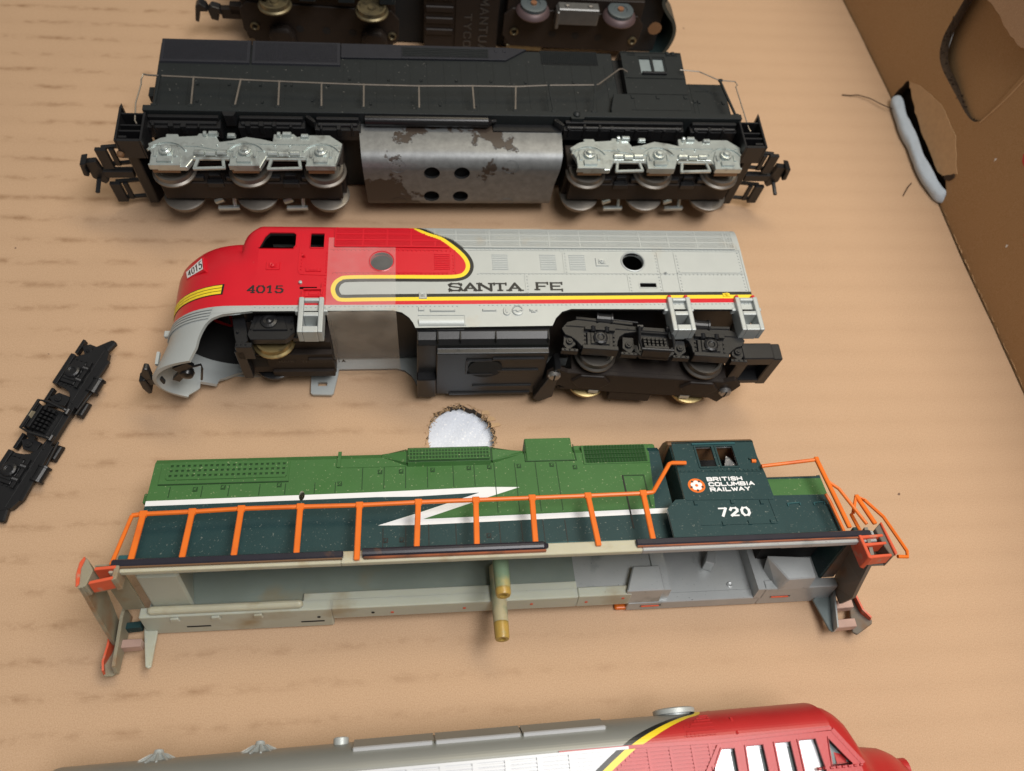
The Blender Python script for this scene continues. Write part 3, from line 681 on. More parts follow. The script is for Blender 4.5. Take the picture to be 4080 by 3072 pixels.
CUTF = [(-1.5, -.95), (-1.32, -.95), (-1.15, -.80), (-1.02, -.70), (-1.0, -.72), (-.80, -.72), (-.79, -.28), (-.60, -.24), (-.45, 0.0), (-.30, .2), (-.20, .45), (-.12, 1.0), (-.10, 1.3)]
yp = [-1.38, -1.32, -1.22, -1.15, -1.04, -1.01, -.9, -.80, -.79, -.7, -.6, -.5, -.42, -.35, -.28, -.22, -.18, -.15, -.12, -.10, -.05, 0, .07]
rows = []
for y in yp:
    a, b = -ucut(y, lerp(CUT, y)), ucut(y, lerp(CUTF, y)); rows.append([nose(a + (b-a)*i/40, y) for i in range(41)])
mb = MB(); mb.grid(rows); mb.build('pilot', 'silver', F7, solid=.11, off=-1, smooth=True, auto=60)
# raised flutes on top of the pilot, and the striped badge
def nband(mb, y0, y1, u0, u1, o, mi=0, n=26):
    rows = [[nose(u0+(u1-u0)*i/n, y, q) for i in range(n+1)] for y, q in ((y0, o-.03), (y0, o), (y1, o), (y1, o-.03))]
    mb.grid(rows, mi); return mb
for k in range(4):
    y = -.29 + .085*k; mb = MB(); nband(mb, y, y+.045, -ucut(y, .12 + .03*k), .8, .045); mb.build('flute', 'silver', F7, smooth=True)
u0 = -ucut(.6, .44)
mb = MB(); nband(mb, .46, .81, u0, .9, .012); mb.build('badge_border', 'blackp', F7)
for k in range(3):
    y = .485 + .105*k; mb = MB(); nband(mb, y, y+.082, u0+.012, .9, .022); mb.build('badge_stripe', 'yellow', F7)
# number board box on the nose
def number_board(far):
    f = (lambda p: (p[0], p[1], 3.4-p[2])) if far else (lambda p: p)
    mb = MB(); A = [(-.82, 1.42, 2.72), (-.95, 1.79, 2.54), (-.34, 2.00, 3.06), (-.19, 1.39, 3.24)]; Bk = [(a + .22, b - .06, c - .22) for a, b, c in A]
    mb.add([f(p) for p in A + Bk], [(0, 1, 2, 3), (0, 1, 5, 4), (1, 2, 6, 5), (2, 3, 7, 6), (3, 0, 4, 7)]); o = mb.build('number_board', 'red', F7, bevel=.02)
    a, b, c, d = [Vector(f(p)) for p in A]; n = (c - a).cross(b - d).normalized()
    if n.x > 0: n = -n
    P = lambda u, v, q=.0: tuple((a*(1-u)*(1-v) + d*u*(1-v) + c*u*v + b*(1-u)*v) + n*(.012 + q))
    mb = MB(); mb.add([P(.08, .10), P(.94, .10), P(.94, .92), P(.08, .92)], [(0, 1, 2, 3)]); mb.build('board_face', 'white', o)
    mb = MB(); flat_union(mb, word_polys('4015', .17, .22, .13, .56, .07, .055), lambda x, y: P(x, y, .006)); mb.build('board_number', 'blackp', o)
number_board(False); number_board(True)
mb = MB(); mb.lathe([(.30, -.05), (.30, .06), (.24, .09), (.2, .02), (.02, -.02)], (-1.18, 1.72, 1.7), 'x', 20); mb.T = None; mb.build('headlight', 'silver', F7, smooth=True)
# lettering
mb = MB(); flat_union(mb, word_polys('SANTA', 6.70, .575, .34, .24, .092, .080, True), lambda x, y: fm(x, y + .012*(x-6.7)/3.3, .005)); flat_union(mb, word_polys('FE', 9.25, .598, .31, .24, .11, .080, True), lambda x, y: fm(x, y + .012, .005))
mb.build('lettering', 'blackp', F7)
mb = MB(); flat_union(mb, word_polys('4015', 1.10, .50, .19, .225, .062, .055, True), lambda x, y: (x, y, 3.408)); mb.build('lettering', 'blackp', F7)
# portholes, window frames
for x, y, k in ((4.77, 1.60, 'red'), (12.24, 1.635, 'silver')):
    mb = MB(); mb.lathe([(.32, -.13), (.325, .015), (.345, .035), (.375, .02), (.385, -.01)], (x, y, 3.4), 'z', 36); 
    mb.f = mb.f[:-2]; mb.m = mb.m[:-2]; mb.build('porthole_rim', k, F7, smooth=True)
def rim(name, poly, wid, h, k, parent=F7, fmap=fm):
    mb = MB(); ridge(mb, list(poly) + [poly[0], poly[1]], fmap, wid, h); return mb.build(name, k, parent)
rim('window_frame', offset_line(win1 + win1[:1], -.02), .035, .03, 'red'); rim('window_frame', win2, .025, .025, 'red')
rim('hatch_frame', rrect(12.32, .68, 12.85, .865, .02), .03, .015, 'silver')
for k, y in (('silver', 3.26),):
    mb = MB(); mb.box((12.3, .66, 3.2), (12.88, .88, 3.24)); mb.build('hatch_plate', 'black', F7)
# roof grilles: raised wire mesh, red ahead of the stripe, silver behind it
def bx(s):
    best = None
    for a, b in zip(B, B[1:]):
        if (a[1]-s)*(b[1]-s) <= 0 and a[1] != b[1]: 
            x = a[0] + (b[0]-a[0])*(s-a[1])/(b[1]-a[1]); best = x if best is None else max(best, x)
    return best or 5.6
gs = [sv(2.12) + (sv(2.76)-sv(2.12))*k/21 for k in range(22)]
gr, gv = MB(), MB()
for k, s in enumerate(gs):
    wd, h = (.05, .055) if k in (0, 7, 14, 21) else (.024, .042)
    ridge(gr, [(3.42, s), (bx(s)-.06, s)], fm, wd, h); ridge(gv, [(bx(s)+.33, s), (15.52, s)], fm, wd, h)
def vbar(x, wd):
    for a, b in zip(gs[::3], gs[3::3] + [gs[-1]]):
        if b <= a: continue
        m_ = (a+b)/2
        if x < bx(m_) - .08: ridge(gr, [(x, a), (x, b)], fm, wd, .05)
        elif x > bx(m_) + .34: ridge(gv, [(x, a), (x, b)], fm, wd, .05)
for x in [3.42, 4.22, 4.92, 5.62, 6.32, 6.95, 7.95, 8.85, 9.75, 10.68, 12.55, 13.45, 14.35, 15.25, 15.52]: vbar(x, .035)
for x in [7.85, 11.48, 11.60, 15.34, 15.43]: vbar(x, .02)
gr.build('roof_grille', 'red', F7); gv.build('roof_grille', 'silver', F7)
# louvre panels
for x0, x1, k in ((6.27, 6.75, 'red'), (7.97, 8.46, 'silver'), (9.40, 9.90, 'silver'), (10.28, 10.78, 'silver')):
    mb = MB()
    for j in range(9):
        y = 1.30 + .066*j; mb.add([(x0, y, 3.39), (x1, y, 3.39), (x1-.02, y+.03, 3.425), (x0+.02, y+.03, 3.425), (x0, y+.055, 3.39), (x1, y+.055, 3.39)], [(0,1,2,3), (3,2,5,4), (0,3,4), (1,5,2)])
    mb.build('louvre', k, F7)
# seams, doors, hatches
def seams(name, k, paths, wd=.022, h=.016):
    mb = MB()
    for p in paths: ridge(mb, p, fm, wd, h)
    return mb.build(name, k, F7)
V = lambda x, a, b: [(x, a), (x, b)]
seams('panel_seam', 'silver', [V(x, .56, 2.0) for x in (13.02, 13.55)] + [V(15.66, .56, 2.08), V(8.92, .50, 1.18), V(12.0, .56, 1.18), V(10.12, 1.22, 2.0), V(15.60, 2.1, sv(2.78))] + [[(7.6, 1.19), (15.66, 1.20)], [(7.3, 2.03), (15.66, 2.04)], [(7.5, 2.10), (15.66, 2.10)], [(13.55, 1.24), (15.6, 1.24)]])
seams('panel_seam', 'red', [V(3.25, .10, sv(2.7)), [(2.46, sv(2.6)), (2.42, 1.9), (2.42, 1.25), (2.5, 1.13), (3.2, 1.10)], [(3.3, 2.03), (6.5, 2.03)], V(6.9, 1.2, 1.95), [(3.4, 1.2), (6.7, 1.2)]])
rv = {'silver': MB(), 'red': MB()}
def rivet(x, s, k):
    y, z, ny, nz = fprof(s); mb = rv[k]; r = .022
    if z > 3.39: mb.add([(x-r, y-r, 3.399), (x+r, y-r, 3.399), (x+r, y+r, 3.399), (x-r, y+r, 3.399), (x-r*.5, y-r*.5, 3.42), (x+r*.5, y-r*.5, 3.42), (x+r*.5, y+r*.5, 3.42), (x-r*.5, y+r*.5, 3.42)], [(0,1,5,4), (1,2,6,5), (2,3,7,6), (3,0,4,7), (4,5,6,7)])
x = 7.55
while x < 15.6:
    rivet(x, 2.065, 'silver'); rivet(x, 1.165, 'silver'); rivet(x, .06 + (x-7)*.006, 'silver'); x += .125
x = 3.4
while x < 7.0:
    if not (5.0 > x > 4.5): rivet(x, 1.165, 'red')
    rivet(x, 2.0, 'red'); rivet(x, .035, 'silver'); x += .125
x = 1.35
while x < 3.4: rivet(x, .0, 'silver'); x += .125
for xx, a, b, k in ((12.96, .6, 1.98, 'silver'), (13.62, .6, 1.98, 'silver'), (15.58, .6, 2.0, 'silver'), (8.98, .5, 1.1, 'silver'), (12.06, .58, 1.1, 'silver'), (10.18, 1.24, 1.98, 'silver'), (3.2, .75, 2.0, 'red'), (2.5, 1.3, 1.95, 'red'), (6.84, 1.25, 1.9, 'red')):
    y = a
    while y < b: rivet(xx, y, k); y += .115
for k in rv: o = rv[k].build('rivets', k, F7); tag(o, kind='stuff')
def hatch(name, x, y, wd, hg, k, knob=.05):
    mb = MB(); mb.chamfer((x-wd/2, y-hg/2, 3.39), (x+wd/2, y+hg/2, 3.43), .02); mb.chamfer((x-wd*.3, y-hg*.3, 3.42), (x+wd*.3, y+hg*.3, 3.45), .02)
    if knob: mb.lathe([(knob*1.8, 3.44), (knob*1.6, 3.475), (knob, 3.47), (.01, 3.5)], (x, y, 0), 'z', 12)
    return mb.build(name, k, F7)
hatch('sand_filler', 1.72, 1.42, .40, .30, 'red'); hatch('sand_filler', 11.28, 1.61, .40, .32, 'silver')
hatch('latch_plate', 14.92, .42, .24, .15, 'yellow', .025); hatch('latch_plate', 5.94, .40, .24, .24, 'silver', .03)
hatch('door_latch', 2.56, 1.75, .12, .07, 'red', .02); hatch('door_latch', 13.18, 1.20, .14, .07, 'silver', .02); hatch('door_panel', 2.85, 1.28, .45, .14, 'red', 0); hatch('door_panel', 2.9, .44, .5, .2, 'red', 0)
mb = MB(); mb.bar((3.12, .38, 3.45), (3.14, .80, 3.45), .05, .06); mb.bar((2.62, .58, 3.45), (3.12, .59, 3.45), .04, .05); mb.bar((2.6, .30, 3.44), (2.6, .55, 3.44), .05, .06); mb.build('grab_iron', 'red', F7)
mb = MB(); mb.lathe([(.05, 3.4), (.05, 3.46), (.02, 3.48)], (2.52, .83, 0), 'z', 10); mb.build('valve', 'silver', F7)
mb = MB(); mb.box((2.5, .60, 3.2), (3.0, .72, 3.25)); mb.build('slot_backing', 'black', F7)
# skirt fittings
mb = MB(); mb.chamfer((5.80, -.14, 3.39), (5.98, .0, 3.45), .02); mb.build('skirt_box', 'silver', F7)
for a, b in ((6.12, 6.85), (7.6, 8.02), (8.95, 9.2)): 
    mb = MB(); mb.chamfer((a, -.17 if b < 8 else -.16, 3.39), (b, -.06, 3.45), .03); mb.build('skirt_strip', 'silver', F7)
mb = MB(); mb.prism(rrect(8.21, -.28, 8.40, .0, .09, 4), 3.39, 3.44); mb.prism(rrect(8.27, -.22, 8.34, -.06, .03), 3.43, 3.46); mb.build('filler_cap', 'silver', F7, bevel=.01)
mb = MB(); mb.lathe([(.16, 3.39), (.16, 3.44), (.13, 3.45), (.12, 3.42), (.02, 3.42)], (8.62, -.12, 0), 'z', 20); mb.cyl((8.62, -.12, 3.4), (8.62, -.12, 3.46), .05); mb.bar((8.49, -.12, 3.435), (8.75, -.12, 3.435), .03, .03); mb.build('gauge_dial', 'silver', F7)
mb = MB(); mb.chamfer((9.0, -.2, 3.39), (9.14, -.08, 3.44), .02); mb.cyl((9.07, -.14, 3.43), (9.07, -.14, 3.46), .03); mb.build('drain_box', 'silver', F7)
mb = MB(); rows = []
for i in range(9):
    t = R(-10 + 110*i/8); rows.append([(x, -.46 - .20*math.sin(t) + .0, 3.30 + .20*math.cos(t)) for x in (5.82, 7.08)])
mb.grid(rows); mb.build('skirt_roll', 'silver', F7, solid=.04, smooth=True)
mb = MB(); mb.box((7.1, -.30, 3.39), (7.13, -.62, 3.42)); mb.bar((5.8, -.27, 3.41), (7.1, -.27, 3.41), .02, .03); mb.build('skirt_seam', 'silver', F7)
# ladders
def ladder(x0, far=False, red_top=False):
    f = (lambda z: 3.4 - z) if far else (lambda z: z)
    mb = MB()
    def bxx(a, b): mb.box((a[0], a[1], min(f(a[2]), f(b[2]))), (b[0], b[1], max(f(a[2]), f(b[2]))))
    if not far:
        bxx((x0-.02, -.88, 3.02), (x0+.12, .27, 3.54)); bxx((x0+.52, -.88, 3.02), (x0+.66, .27, 3.54)); bxx((x0+.115, -.88, 3.0), (x0+.525, -.68, 3.535)); bxx((x0+.115, -.36, 3.02), (x0+.525, -.22, 3.535)); bxx((x0+.115, .14, 3.36), (x0+.525, .25, 3.535))
        bxx((x0+.10, -.80, 2.96), (x0+.52, .0, 3.03)); bxx((x0-.14, -.14, 3.2), (x0+.01, -.03, 3.42)); bxx((x0+.61, -.14, 3.2), (x0+.76, -.03, 3.42))
        return mb.build('ladder', 'silver', F7, bevel=.03, seg=2)
    V2 = cdt([(x0-.05, -.08), (x0+.9, -.10), (x0+.86, -.42), (x0+.76, -1.0), (x0+.70, -1.05), (x0+.14, -1.03), (x0+.08, -.98), (x0+.06, -.4)], [rrect(x0+.28, -.36, x0+.56, -.24, .02), rrect(x0+.28, -.74, x0+.56, -.60, .02)])
    mb.v = [(p.x, p.y, .10) for p in V2[0]]; mb.f = V2[1]; mb.m = [0]*len(mb.f)
    return mb.build('ladder', 'silver', F7, solid=.09, off=1, recalc=False)
for x0 in (2.55, 13.07, 15.13):
    o = ladder(x0)
    for dx in (.06, .56):
        mb = MB(); mb.box((x0+dx-.05, .22, 3.40), (x0+dx+.05, .36, 3.50)); mb.build('ladder_bracket', 'red', o, bevel=.015)
ladder(2.42, True); 
# ---- underside
mb = MB(); mb.box((.9, .2, .3), (15.5, 1.2, 3.1)); mb.build('chassis', 'black', F7)
tk = MB(); tk.prism([(-.3, 3.26), (-.72, 3.26), (-.92, 3.18), (-1.02, 3.02), (-1.05, 2.9), (-1.22, 2.88), (-1.22, .45), (-.3, .45)], 6.3, 9.52, 'x'); tk.prism([(-.2, 3.1), (-.95, 3.1), (-1.02, 3.0), (-1.05, .3), (-.2, .3)], 5.75, 6.32, 'x')
tk.prism([(-.2, 3.24), (-.72, 3.24), (-.93, 3.16), (-1.04, 3.0), (-.2, 2.6)], 5.76, 6.31, 'x')
tank = tk.build('fuel_tank', 'black', F7, bevel=.03, seg=2)
for x in (5.76, 5.77+.55, 6.95, 7.95, 9.45): mb = MB(); mb.box((x, -1.0, 2.95), (x+.04, -.66, 3.275)); mb.build('tank_rib', 'black', tank, bevel=.01)
mb = MB(); yb = -1.22
mb.box((7.9, yb-.06, 2.55), (9.4, yb+.01, 2.64)); mb.box((8.1, yb-.05, 1.9), (9.3, yb+.01, 1.98)); mb.box((7.4, yb-.05, .95), (9.2, yb+.01, 1.03)); mb.box((7.2, yb-.06, 1.75), (7.95, yb+.01, 1.8)); mb.box((7.15, yb-.05, 1.75), (7.2, yb+.01, 2.55)); mb.box((6.7, yb-.05, .46), (9.2, yb+.01, .58)); mb.box((7.2, yb-.05, 2.5), (7.9, yb+.01, 2.55))
mb.build('tank_bottom_plate', 'black', tank, bevel=.01)
mb = MB(); mb.lathe([(.50, 0), (.50, .03), (.01, .03)], (7.72, -1.26, 2.06), 'y', 28); mb.build('motor_opening', 'dark', tank)
mb = MB(); mb.box((5.74, -1.0, .4), (6.30, -1.30, 1.5)); mb.build('tank_block', 'black_gloss', tank, bevel=.03)
mb = MB(); mb.prism([(9.3, .5), (9.75, 2.3), (9.9, 2.4), (9.9, .6), (9.5, .3)], -1.45, -.9, 'y'); mb.build('truck_arm', 'black', F7, bevel=.02)
# rear truck
tr = MB()
T = Matrix.Translation((12.58, -1.10, 0)) @ Matrix.Rotation(R(-4.8), 4, 'Z'); tr.T = T
pl = [(-2.75, 2.30), (-3.0, 1.95), (-2.9, 1.10), (-2.55, 1.32), (-2.2, 1.12), (2.1, 1.12), (2.5, .85), (2.88, 1.95), (2.6, 2.3), (2.3, 2.12), (-2.4, 2.12)]
tr.prism(pl, -.55, -.40, 'y'); tr.box((-2.3, -.42, .98), (2.4, .3, 2.12)); tr.box((-2.5, -.50, 1.0), (2.0, -.36, 1.14)); tr.box((-.9, -.48, .5), (.4, -.2, .98))
truck = tr.build('truck', 'black_brown', F7, bevel=.02)
for s in (-1, 1):
    mb = MB(); mb.T = T; mb.prism([(s*1.65-.6, 1.72), (s*1.65-.35, 2.08), (s*1.65+.35, 2.08), (s*1.65+.6, 1.72), (s*1.65+.35, 1.35), (s*1.65-.35, 1.35)], -.62, -.5, 'y')
    mb.build('axle_cover', 'black_brown', truck, bevel=.05, seg=2)
for x in (-1.6, 1.25):
    mb = MB(); mb.T = T; mb.box((x, -.56, .98), (x+.3, -.44, 1.16)); mb.build('contact_tab', 'zinc', truck, bevel=.01)
for x, z in ((-2.78, 1.98), (2.50, 1.62)):
    mb = MB(); mb.T = T; mb.lathe([(.19, -.55), (.19, -.62), (.14, -.68), (.01, -.69)], (x, 0, z), 'y', 18); o = mb.build('screw', 'screw', truck, smooth=True)
    mb = MB(); mb.T = T; mb.box((x-.02, -.70, z-.15), (x+.02, -.66, z+.15)); mb.build('screw_slot', 'dark', truck)
for s, x in ((-1, -1.62), (1, 1.62)):
    for z, fl, k, r in ((2.44, 1, 'steel_dark', .55), (.74, -1, 'brass', .55)):
        c = T @ Vector((x, 0, z)); mb = wheel_bm(r, fl, c); mb.build('wheel', 'black_gloss' if fl > 0 and s > 9 else k, truck, smooth=True)
    mb = MB(); mb.T = T; mb.cyl((x, 0, .6), (x, 0, 2.8), .1, n=10); mb.build('axle', 'steel', truck)
sideframe_parts(truck, ('black',), 2.86, -1.10, 12.58, -4.8, level=2)
mb = MB(); sideq = Matrix.Translation((12.58, -1.10, 0)) @ Matrix.Rotation(R(-4.8), 4, 'Z'); mb.T = sideq
mb.box((-2.5, -.1, .25), (2.5, .5, .5)); mb.build('far_sideframe', 'black', truck, bevel=.04)
# rear coupler pocket
mb = MB(); mb.box((15.2, -1.55, 2.62), (16.15, -1.0, 3.0)); mb.box((15.2, -1.55, 1.5), (16.15, -1.0, 1.72)); mb.box((16.1, -1.55, 1.45), (16.42, -1.0, 2.95)); mb.box((15.1, -1.5, 1.5), (15.5, -1.05, 2.9)); mb.box((15.4, -1.2, 1.6), (16.2, -1.1, 2.7)); mb.build('coupler_pocket', 'black', F7, bevel=.03)
# front truck, sunk in the shell
ft = MB(); ft.box((.85, -.66, .95), (3.32, -.45, 1.98)); ft.box((.85, -.5, .6), (3.3, .2, 2.4)); ft.box((1.5, -.74, .80), (3.3, -.6, 1.12)); ft.box((2.6, -.72, 1.6), (3.3, -.6, 1.78))
ftruck = ft.build('truck', 'black_brown', F7, bevel=.02)
mb = MB(); mb.box((1.02, -.675, 1.3), (1.42, -.66, 1.85)); mb.build('plate_opening', 'dark', ftruck)
mb = MB(); flat_union(mb, word_polys('MADE IN AUSTRIA', 1.75, 1.52, .085, .12, .045, .022), lambda x, z: (x, -.668, z)); tag(mb.build('lettering', 'black_gloss', ftruck, solid=.015), kind='stuff')
for z, fl, k, r in ((2.42, 1, 'brass', .53), (.72, -1, 'black_gloss', .53)):
    mb = wheel_bm(r, fl, (1.72 if fl > 0 else 1.5, -.42 if fl > 0 else -.22, z)); mb.build('wheel', k, ftruck, smooth=True)
mb = MB(); mb.prism([(1.11, -.61), (1.2, -.78), (2.15, -.78), (2.4, -.55), (2.32, .0), (1.25, .05)], 2.75, 3.0); mb.prism([(1.25, -.5), (2.2, -.5), (2.05, -.05), (1.4, -.05)], 2.98, 3.06); mb.lathe([(.24, 3.0), (.24, 3.1), (.15, 3.13), (.08, 3.12), (.02, 3.15)], (1.68, -.22, 0), 'z', 18)
for x in (1.2, 2.3):
    for y in (-.45, -.2): mb.cyl((x, y, 2.98), (x, y, 3.05), .035, n=6)
mb.build('journal_box', 'black', ftruck, bevel=.015)
mb = MB(); mb.prism([(.62, 0), (.95, .05), (1.05, -.35), (1.12, -.7), (.85, -.98), (.74, -.6)], 2.6, 2.85); mb.box((.8, -1.0, 2.3), (1.25, -.84, 2.95)); mb.box((.74, -1.0, 1.2), (1.0, -.3, 2.7)); mb.cyl((.82, -.45, 2.83), (.82, -.45, 2.92), .05, n=8)
for q in (.85, .97, 1.09): mb.cyl((q, -.92, 2.94), (q, -.92, 2.98), .03, n=6)
mb.build('brake_shoe', 'black', ftruck, bevel=.015)
mb = MB(); mb.box((2.3, -.62, 2.6), (3.2, -.42, 2.8)); mb.build('brake_beam', 'black', ftruck, bevel=.015)
# front coupler hanging in the broken pilot
mb = MB(); mb.lathe([(.02, -1.18), (.17, -1.2), (.21, -1.3), (.17, -1.42), (.02, -1.46)], (-.62, 0, 2.12), 'y', 18); mb.bar((-.85, -1.32, 2.35), (-.4, -1.3, 2.62), .26, .12, (0, -1, 0)); mb.tube([(-.5, -1.34, 2.45), (-.12, -1.34, 2.62), (-.14, -1.36, 2.4), (-.28, -1.38, 1.85)], .035, 6); mb.bar((-1.0, -1.3, 1.75), (-.6, -1.3, 2.3), .2, .12, (0, -1, 0))
mb.build('coupler_pivot', 'black_gloss', F7, smooth=True)
mb = MB(); mb.bar((-1.4, -1.22, 1.6), (-1.85, -1.22, 1.55), .34, .16, (0, -1, 0)); mb.prism([(-1.72, 2.35), (-1.60, 2.3), (-1.66, 1.75), (-1.86, 1.72), (-1.88, 2.0)], -1.32, -1.1, 'y'); mb.prism([(-2.02, 1.75), (-1.84, 1.78), (-1.86, 1.0), (-1.98, .95), (-2.05, 1.3)], -1.36, -1.06, 'y'); mb.build('coupler', 'black', F7, bevel=.04, seg=2)
mb = MB(); mb.box((-1.52, -1.02, 2.0), (-1.44, -.62, 2.12)); mb.build('pilot_tab', 'silver', F7)
mb = MB(); mb.box((-1.42, -.10, 1.95), (-1.22, .10, 2.1)); mb.build('pilot_tab', 'silver', F7, bevel=.02)
# adhesive tape
mb = MB(); rows = []
tp = [fm(0, s, .025)[1:] for s in [sv(2.44), sv(2.3), 2.1, 1.6, 1.1, .6, .3, .06]] + [(-.06, 3.42), (-.13, 3.36), (-.18, 3.0), (-.25, 2.2), (-.30, 1.4), (-.32, .7), (-.30, .25), (-.22, .04)]
for i, (y, z) in enumerate(tp):
    k = i/(len(tp)-1); x0, x1 = 3.24 + .16*max(0, k-.45), 5.17 + .16*max(0, k-.5)
    rows.append([(x0 + (x1-x0)*j/8, y + (.0 if i < 8 else .03*math.sin(j*1.7+i)), z + (.006*math.sin(j*2.2 + i*1.3) if i < 8 else .03*math.cos(j*1.3+i))) for j in range(9)])
mb.grid(rows[:9], 0); mb.grid(rows[8:], 1); o = mb.build('tape', ['tape', 'tape_loose'], F7, smooth=True, auto=80); o['label'] = 'wide strip of clear tape wrapped from the red side round the underside'
mb = MB(); mb.grid([[fm(x, sv(a), .042), fm(x, sv((a+b)/2), .042), fm(x, sv(b), .042)] for x, a, b in ((8.14, 2.45, 2.80), (9.0, 2.38, 2.82), (9.54, 2.31, 2.84), (10.02, 2.27, 2.86))]); o = mb.build('tape', 'tape_dull', F7, smooth=True); o['label'] = 'short yellowed piece of tape on the silver roof grille'

# ================================================================== BLACK SIX-AXLE LOCOMOTIVE
BL = thing('locomotive', (-8.4175, 19.9388, 0.15), (3, 0, 1.0), 'black diesel model locomotive with bright metal truck sides and flaked grey weight between them', 'model locomotive')
mb = MB(); mb.prism([(.2, .6), (.2, 2.88), (3.62, 2.88), (3.80, 2.68), (3.80, .82), (3.62, .6)], -.04, 15.45, 'x'); hood = mb.build('long_hood', 'slate', BL, bevel=.03)
mb = MB(); mb.prism([(-.02, 3.62), (.2, .28), (.2, 3.62)], .62, 2.84, 'z') if False else mb.box((-.10, .3, .8), (.0, 3.5, 2.7)); mb.build('hood_end', 'slate', BL, bevel=.03)
# flared radiators
for a, b in ((.02, 2.90), (2.96, 5.88)):
    mb = MB(); mb.prism([(2.66, 2.86), (2.70, 2.955), (3.66, 3.0), (3.80, 2.86)], a, b, 'x'); g = mb.build('radiator', 'slate_blue', BL, bevel=.012)
    mb = MB(); n = 62
    for i in range(n):
        x = a + .12 + (b - a - .24)*i/(n-1); mb.add([(x-.011, 2.78, 2.955), (x+.011, 2.78, 2.955), (x+.011, 3.60, 2.99), (x-.011, 3.60, 2.99), (x, 2.79, 2.978), (x, 3.59, 3.015)], [(0,1,4), (1,2,5,4), (2,3,5), (3,0,4,5)])
    o = mb.build('radiator_slats', 'slate_blue', g); tag(o, kind='stuff')
mb = MB(); mb.prism([(5.90, 3.04), (11.60, 3.10), (12.36, 3.64), (11.7, 3.70), (5.90, 3.70)], 2.86, 2.96); mb.prism([(7.95, 3.06), (11.0, 3.1), (11.0, 3.6), (7.95, 3.6)], 2.95, 2.975); br = mb.build('brake_blister', 'slate_blue', BL, bevel=.025)
mb = MB()
for i in range(70):
    x = 8.0 + 2.96*i/69; mb.box((x-.010, 3.13, 2.97), (x+.010, 3.56, 2.995))
for y in (3.2, 3.28, 3.36, 3.44, 3.52): mb.box((8.0, y-.008, 2.972), (10.97, y+.008, 2.999))
o = mb.build('brake_grille', 'slate', br); tag(o, kind='stuff')
for x in (11.2, 11.5): mb = MB(); mb.box((x, 3.46, 2.95), (x+.12, 3.58, 2.985)); mb.build('lifting_lug', 'slate_blue', br, bevel=.01)
mb = MB(); mb.box((12.84, 3.0, 2.87), (14.9, 3.66, 2.895)); lv = mb.build('louvre_panel', 'black', BL)
mb = MB()
for i in range(30): x = 12.88 + 1.98*i/29; mb.add([(x-.03, 3.03, 2.89), (x+.02, 3.03, 2.93), (x+.02, 3.63, 2.93), (x-.03, 3.63, 2.89), (x+.03, 3.03, 2.89), (x+.03, 3.63, 2.89)], [(0,1,2,3), (1,4,5,2), (0,4,1), (3,2,5)])
o = mb.build('louvre_slats', 'slate', lv); tag(o, kind='stuff')
hm = lambda x, y, o=0.0: (x, y, 2.88 + o)
mb = MB()
for x in [6.0, 6.55, 7.1, 7.68, 8.24, 8.82, 9.4, 9.98, 10.55, 11.12, 11.7, 12.3, 12.9, 13.9, 14.6, 15.1]: ridge(mb, [(x, .5), (x, 2.98 if x > 5.9 else 2.6)], hm, .018, .012)
for x in [1.0, 2.0, 3.0, 4.1, 5.2]: ridge(mb, [(x, .5), (x, 2.6)], hm, .014, .008)
ridge(mb, [(.1, .55), (15.1, .55)], hm, .02, .012); o = mb.build('door_seams', 'slate', BL); tag(o, kind='stuff')
for x, y in [(1.3, 1.75), (1.35, 1.0), (2.3, 1.75), (3.3, 1.75), (4.1, 1.78), (4.3, 1.78), (5.5, 1.8), (6.2, 2.1), (6.9, 1.0), (7.5, 2.1), (8.6, 2.1), (9.8, 2.12), (11.0, 2.12), (12.2, 2.1), (13.9, 2.15), (3.4, 1.0), (5.0, 1.1), (9.2, 1.0), (10.4, 1.0)]:
    mb = MB(); mb.chamfer((x-.05, y-.06, 2.87), (x+.05, y+.06, 2.915), .015); mb.build('door_latch', 'slate', BL)
# cab
cm = lambda z: (lambda x, y, o=0.0: (x, y, z + o))
wn = rrect(16.30, 2.46, 17.30, 3.27, .02)
mb = MB(); sheet(mb, [(15.70, 1.40), (17.86, 1.40), (17.92, 2.2), (17.95, 3.50), (15.72, 3.50)], cm(3.1), [wn]); mb.build('cab_side', 'slate', BL, solid=.12, off=-1, recalc=False)
mb = MB(); mb.prism([(3.49, 3.10), (3.66, 2.86), (3.80, 2.4), (3.80, 1.1), (3.66, .6), (3.49, .4), (3.40, .4), (3.40, 3.10)], 15.70, 17.96, 'x'); mb.build('cab_roof', 'slate', BL, bevel=.02)
mb = MB(); mb.box((15.72, 1.4, .4), (15.84, 3.45, 3.06)); mb.box((17.8, 1.0, .4), (17.92, 3.45, 3.06)); mb.box((15.75, 1.4, .4), (17.9, 3.4, 2.6)); mb.build('cab_wall', 'black', BL)
mb = MB(); mb.prism([(15.02, .2), (15.02, .74), (15.20, 1.45), (15.66, 1.46), (17.9, 1.46), (17.9, .2)], 2.4, 3.115); mb.build('cab_base', 'slate', BL, bevel=.02)
mb = MB(); mb.box((16.28, 2.44, 3.02), (17.32, 3.29, 3.03)); mb.build('window_pane', 'glassy', BL)
mb = MB(); mb.box((16.77, 2.46, 3.02), (16.85, 3.27, 3.10)); mb.box((16.30, 2.46, 3.03), (16.36, 3.27, 3.08)); mb.box((17.24, 2.46, 3.03), (17.30, 3.27, 3.08)); mb.box((16.36, 3.20, 3.03), (17.24, 3.27, 3.08)); mb.build('window_frame', 'slate', BL)
mb = MB(); mb.box((16.36, 2.38, 3.08), (17.26, 2.47, 3.20)); mb.build('window_sill', 'black', BL, bevel=.015)
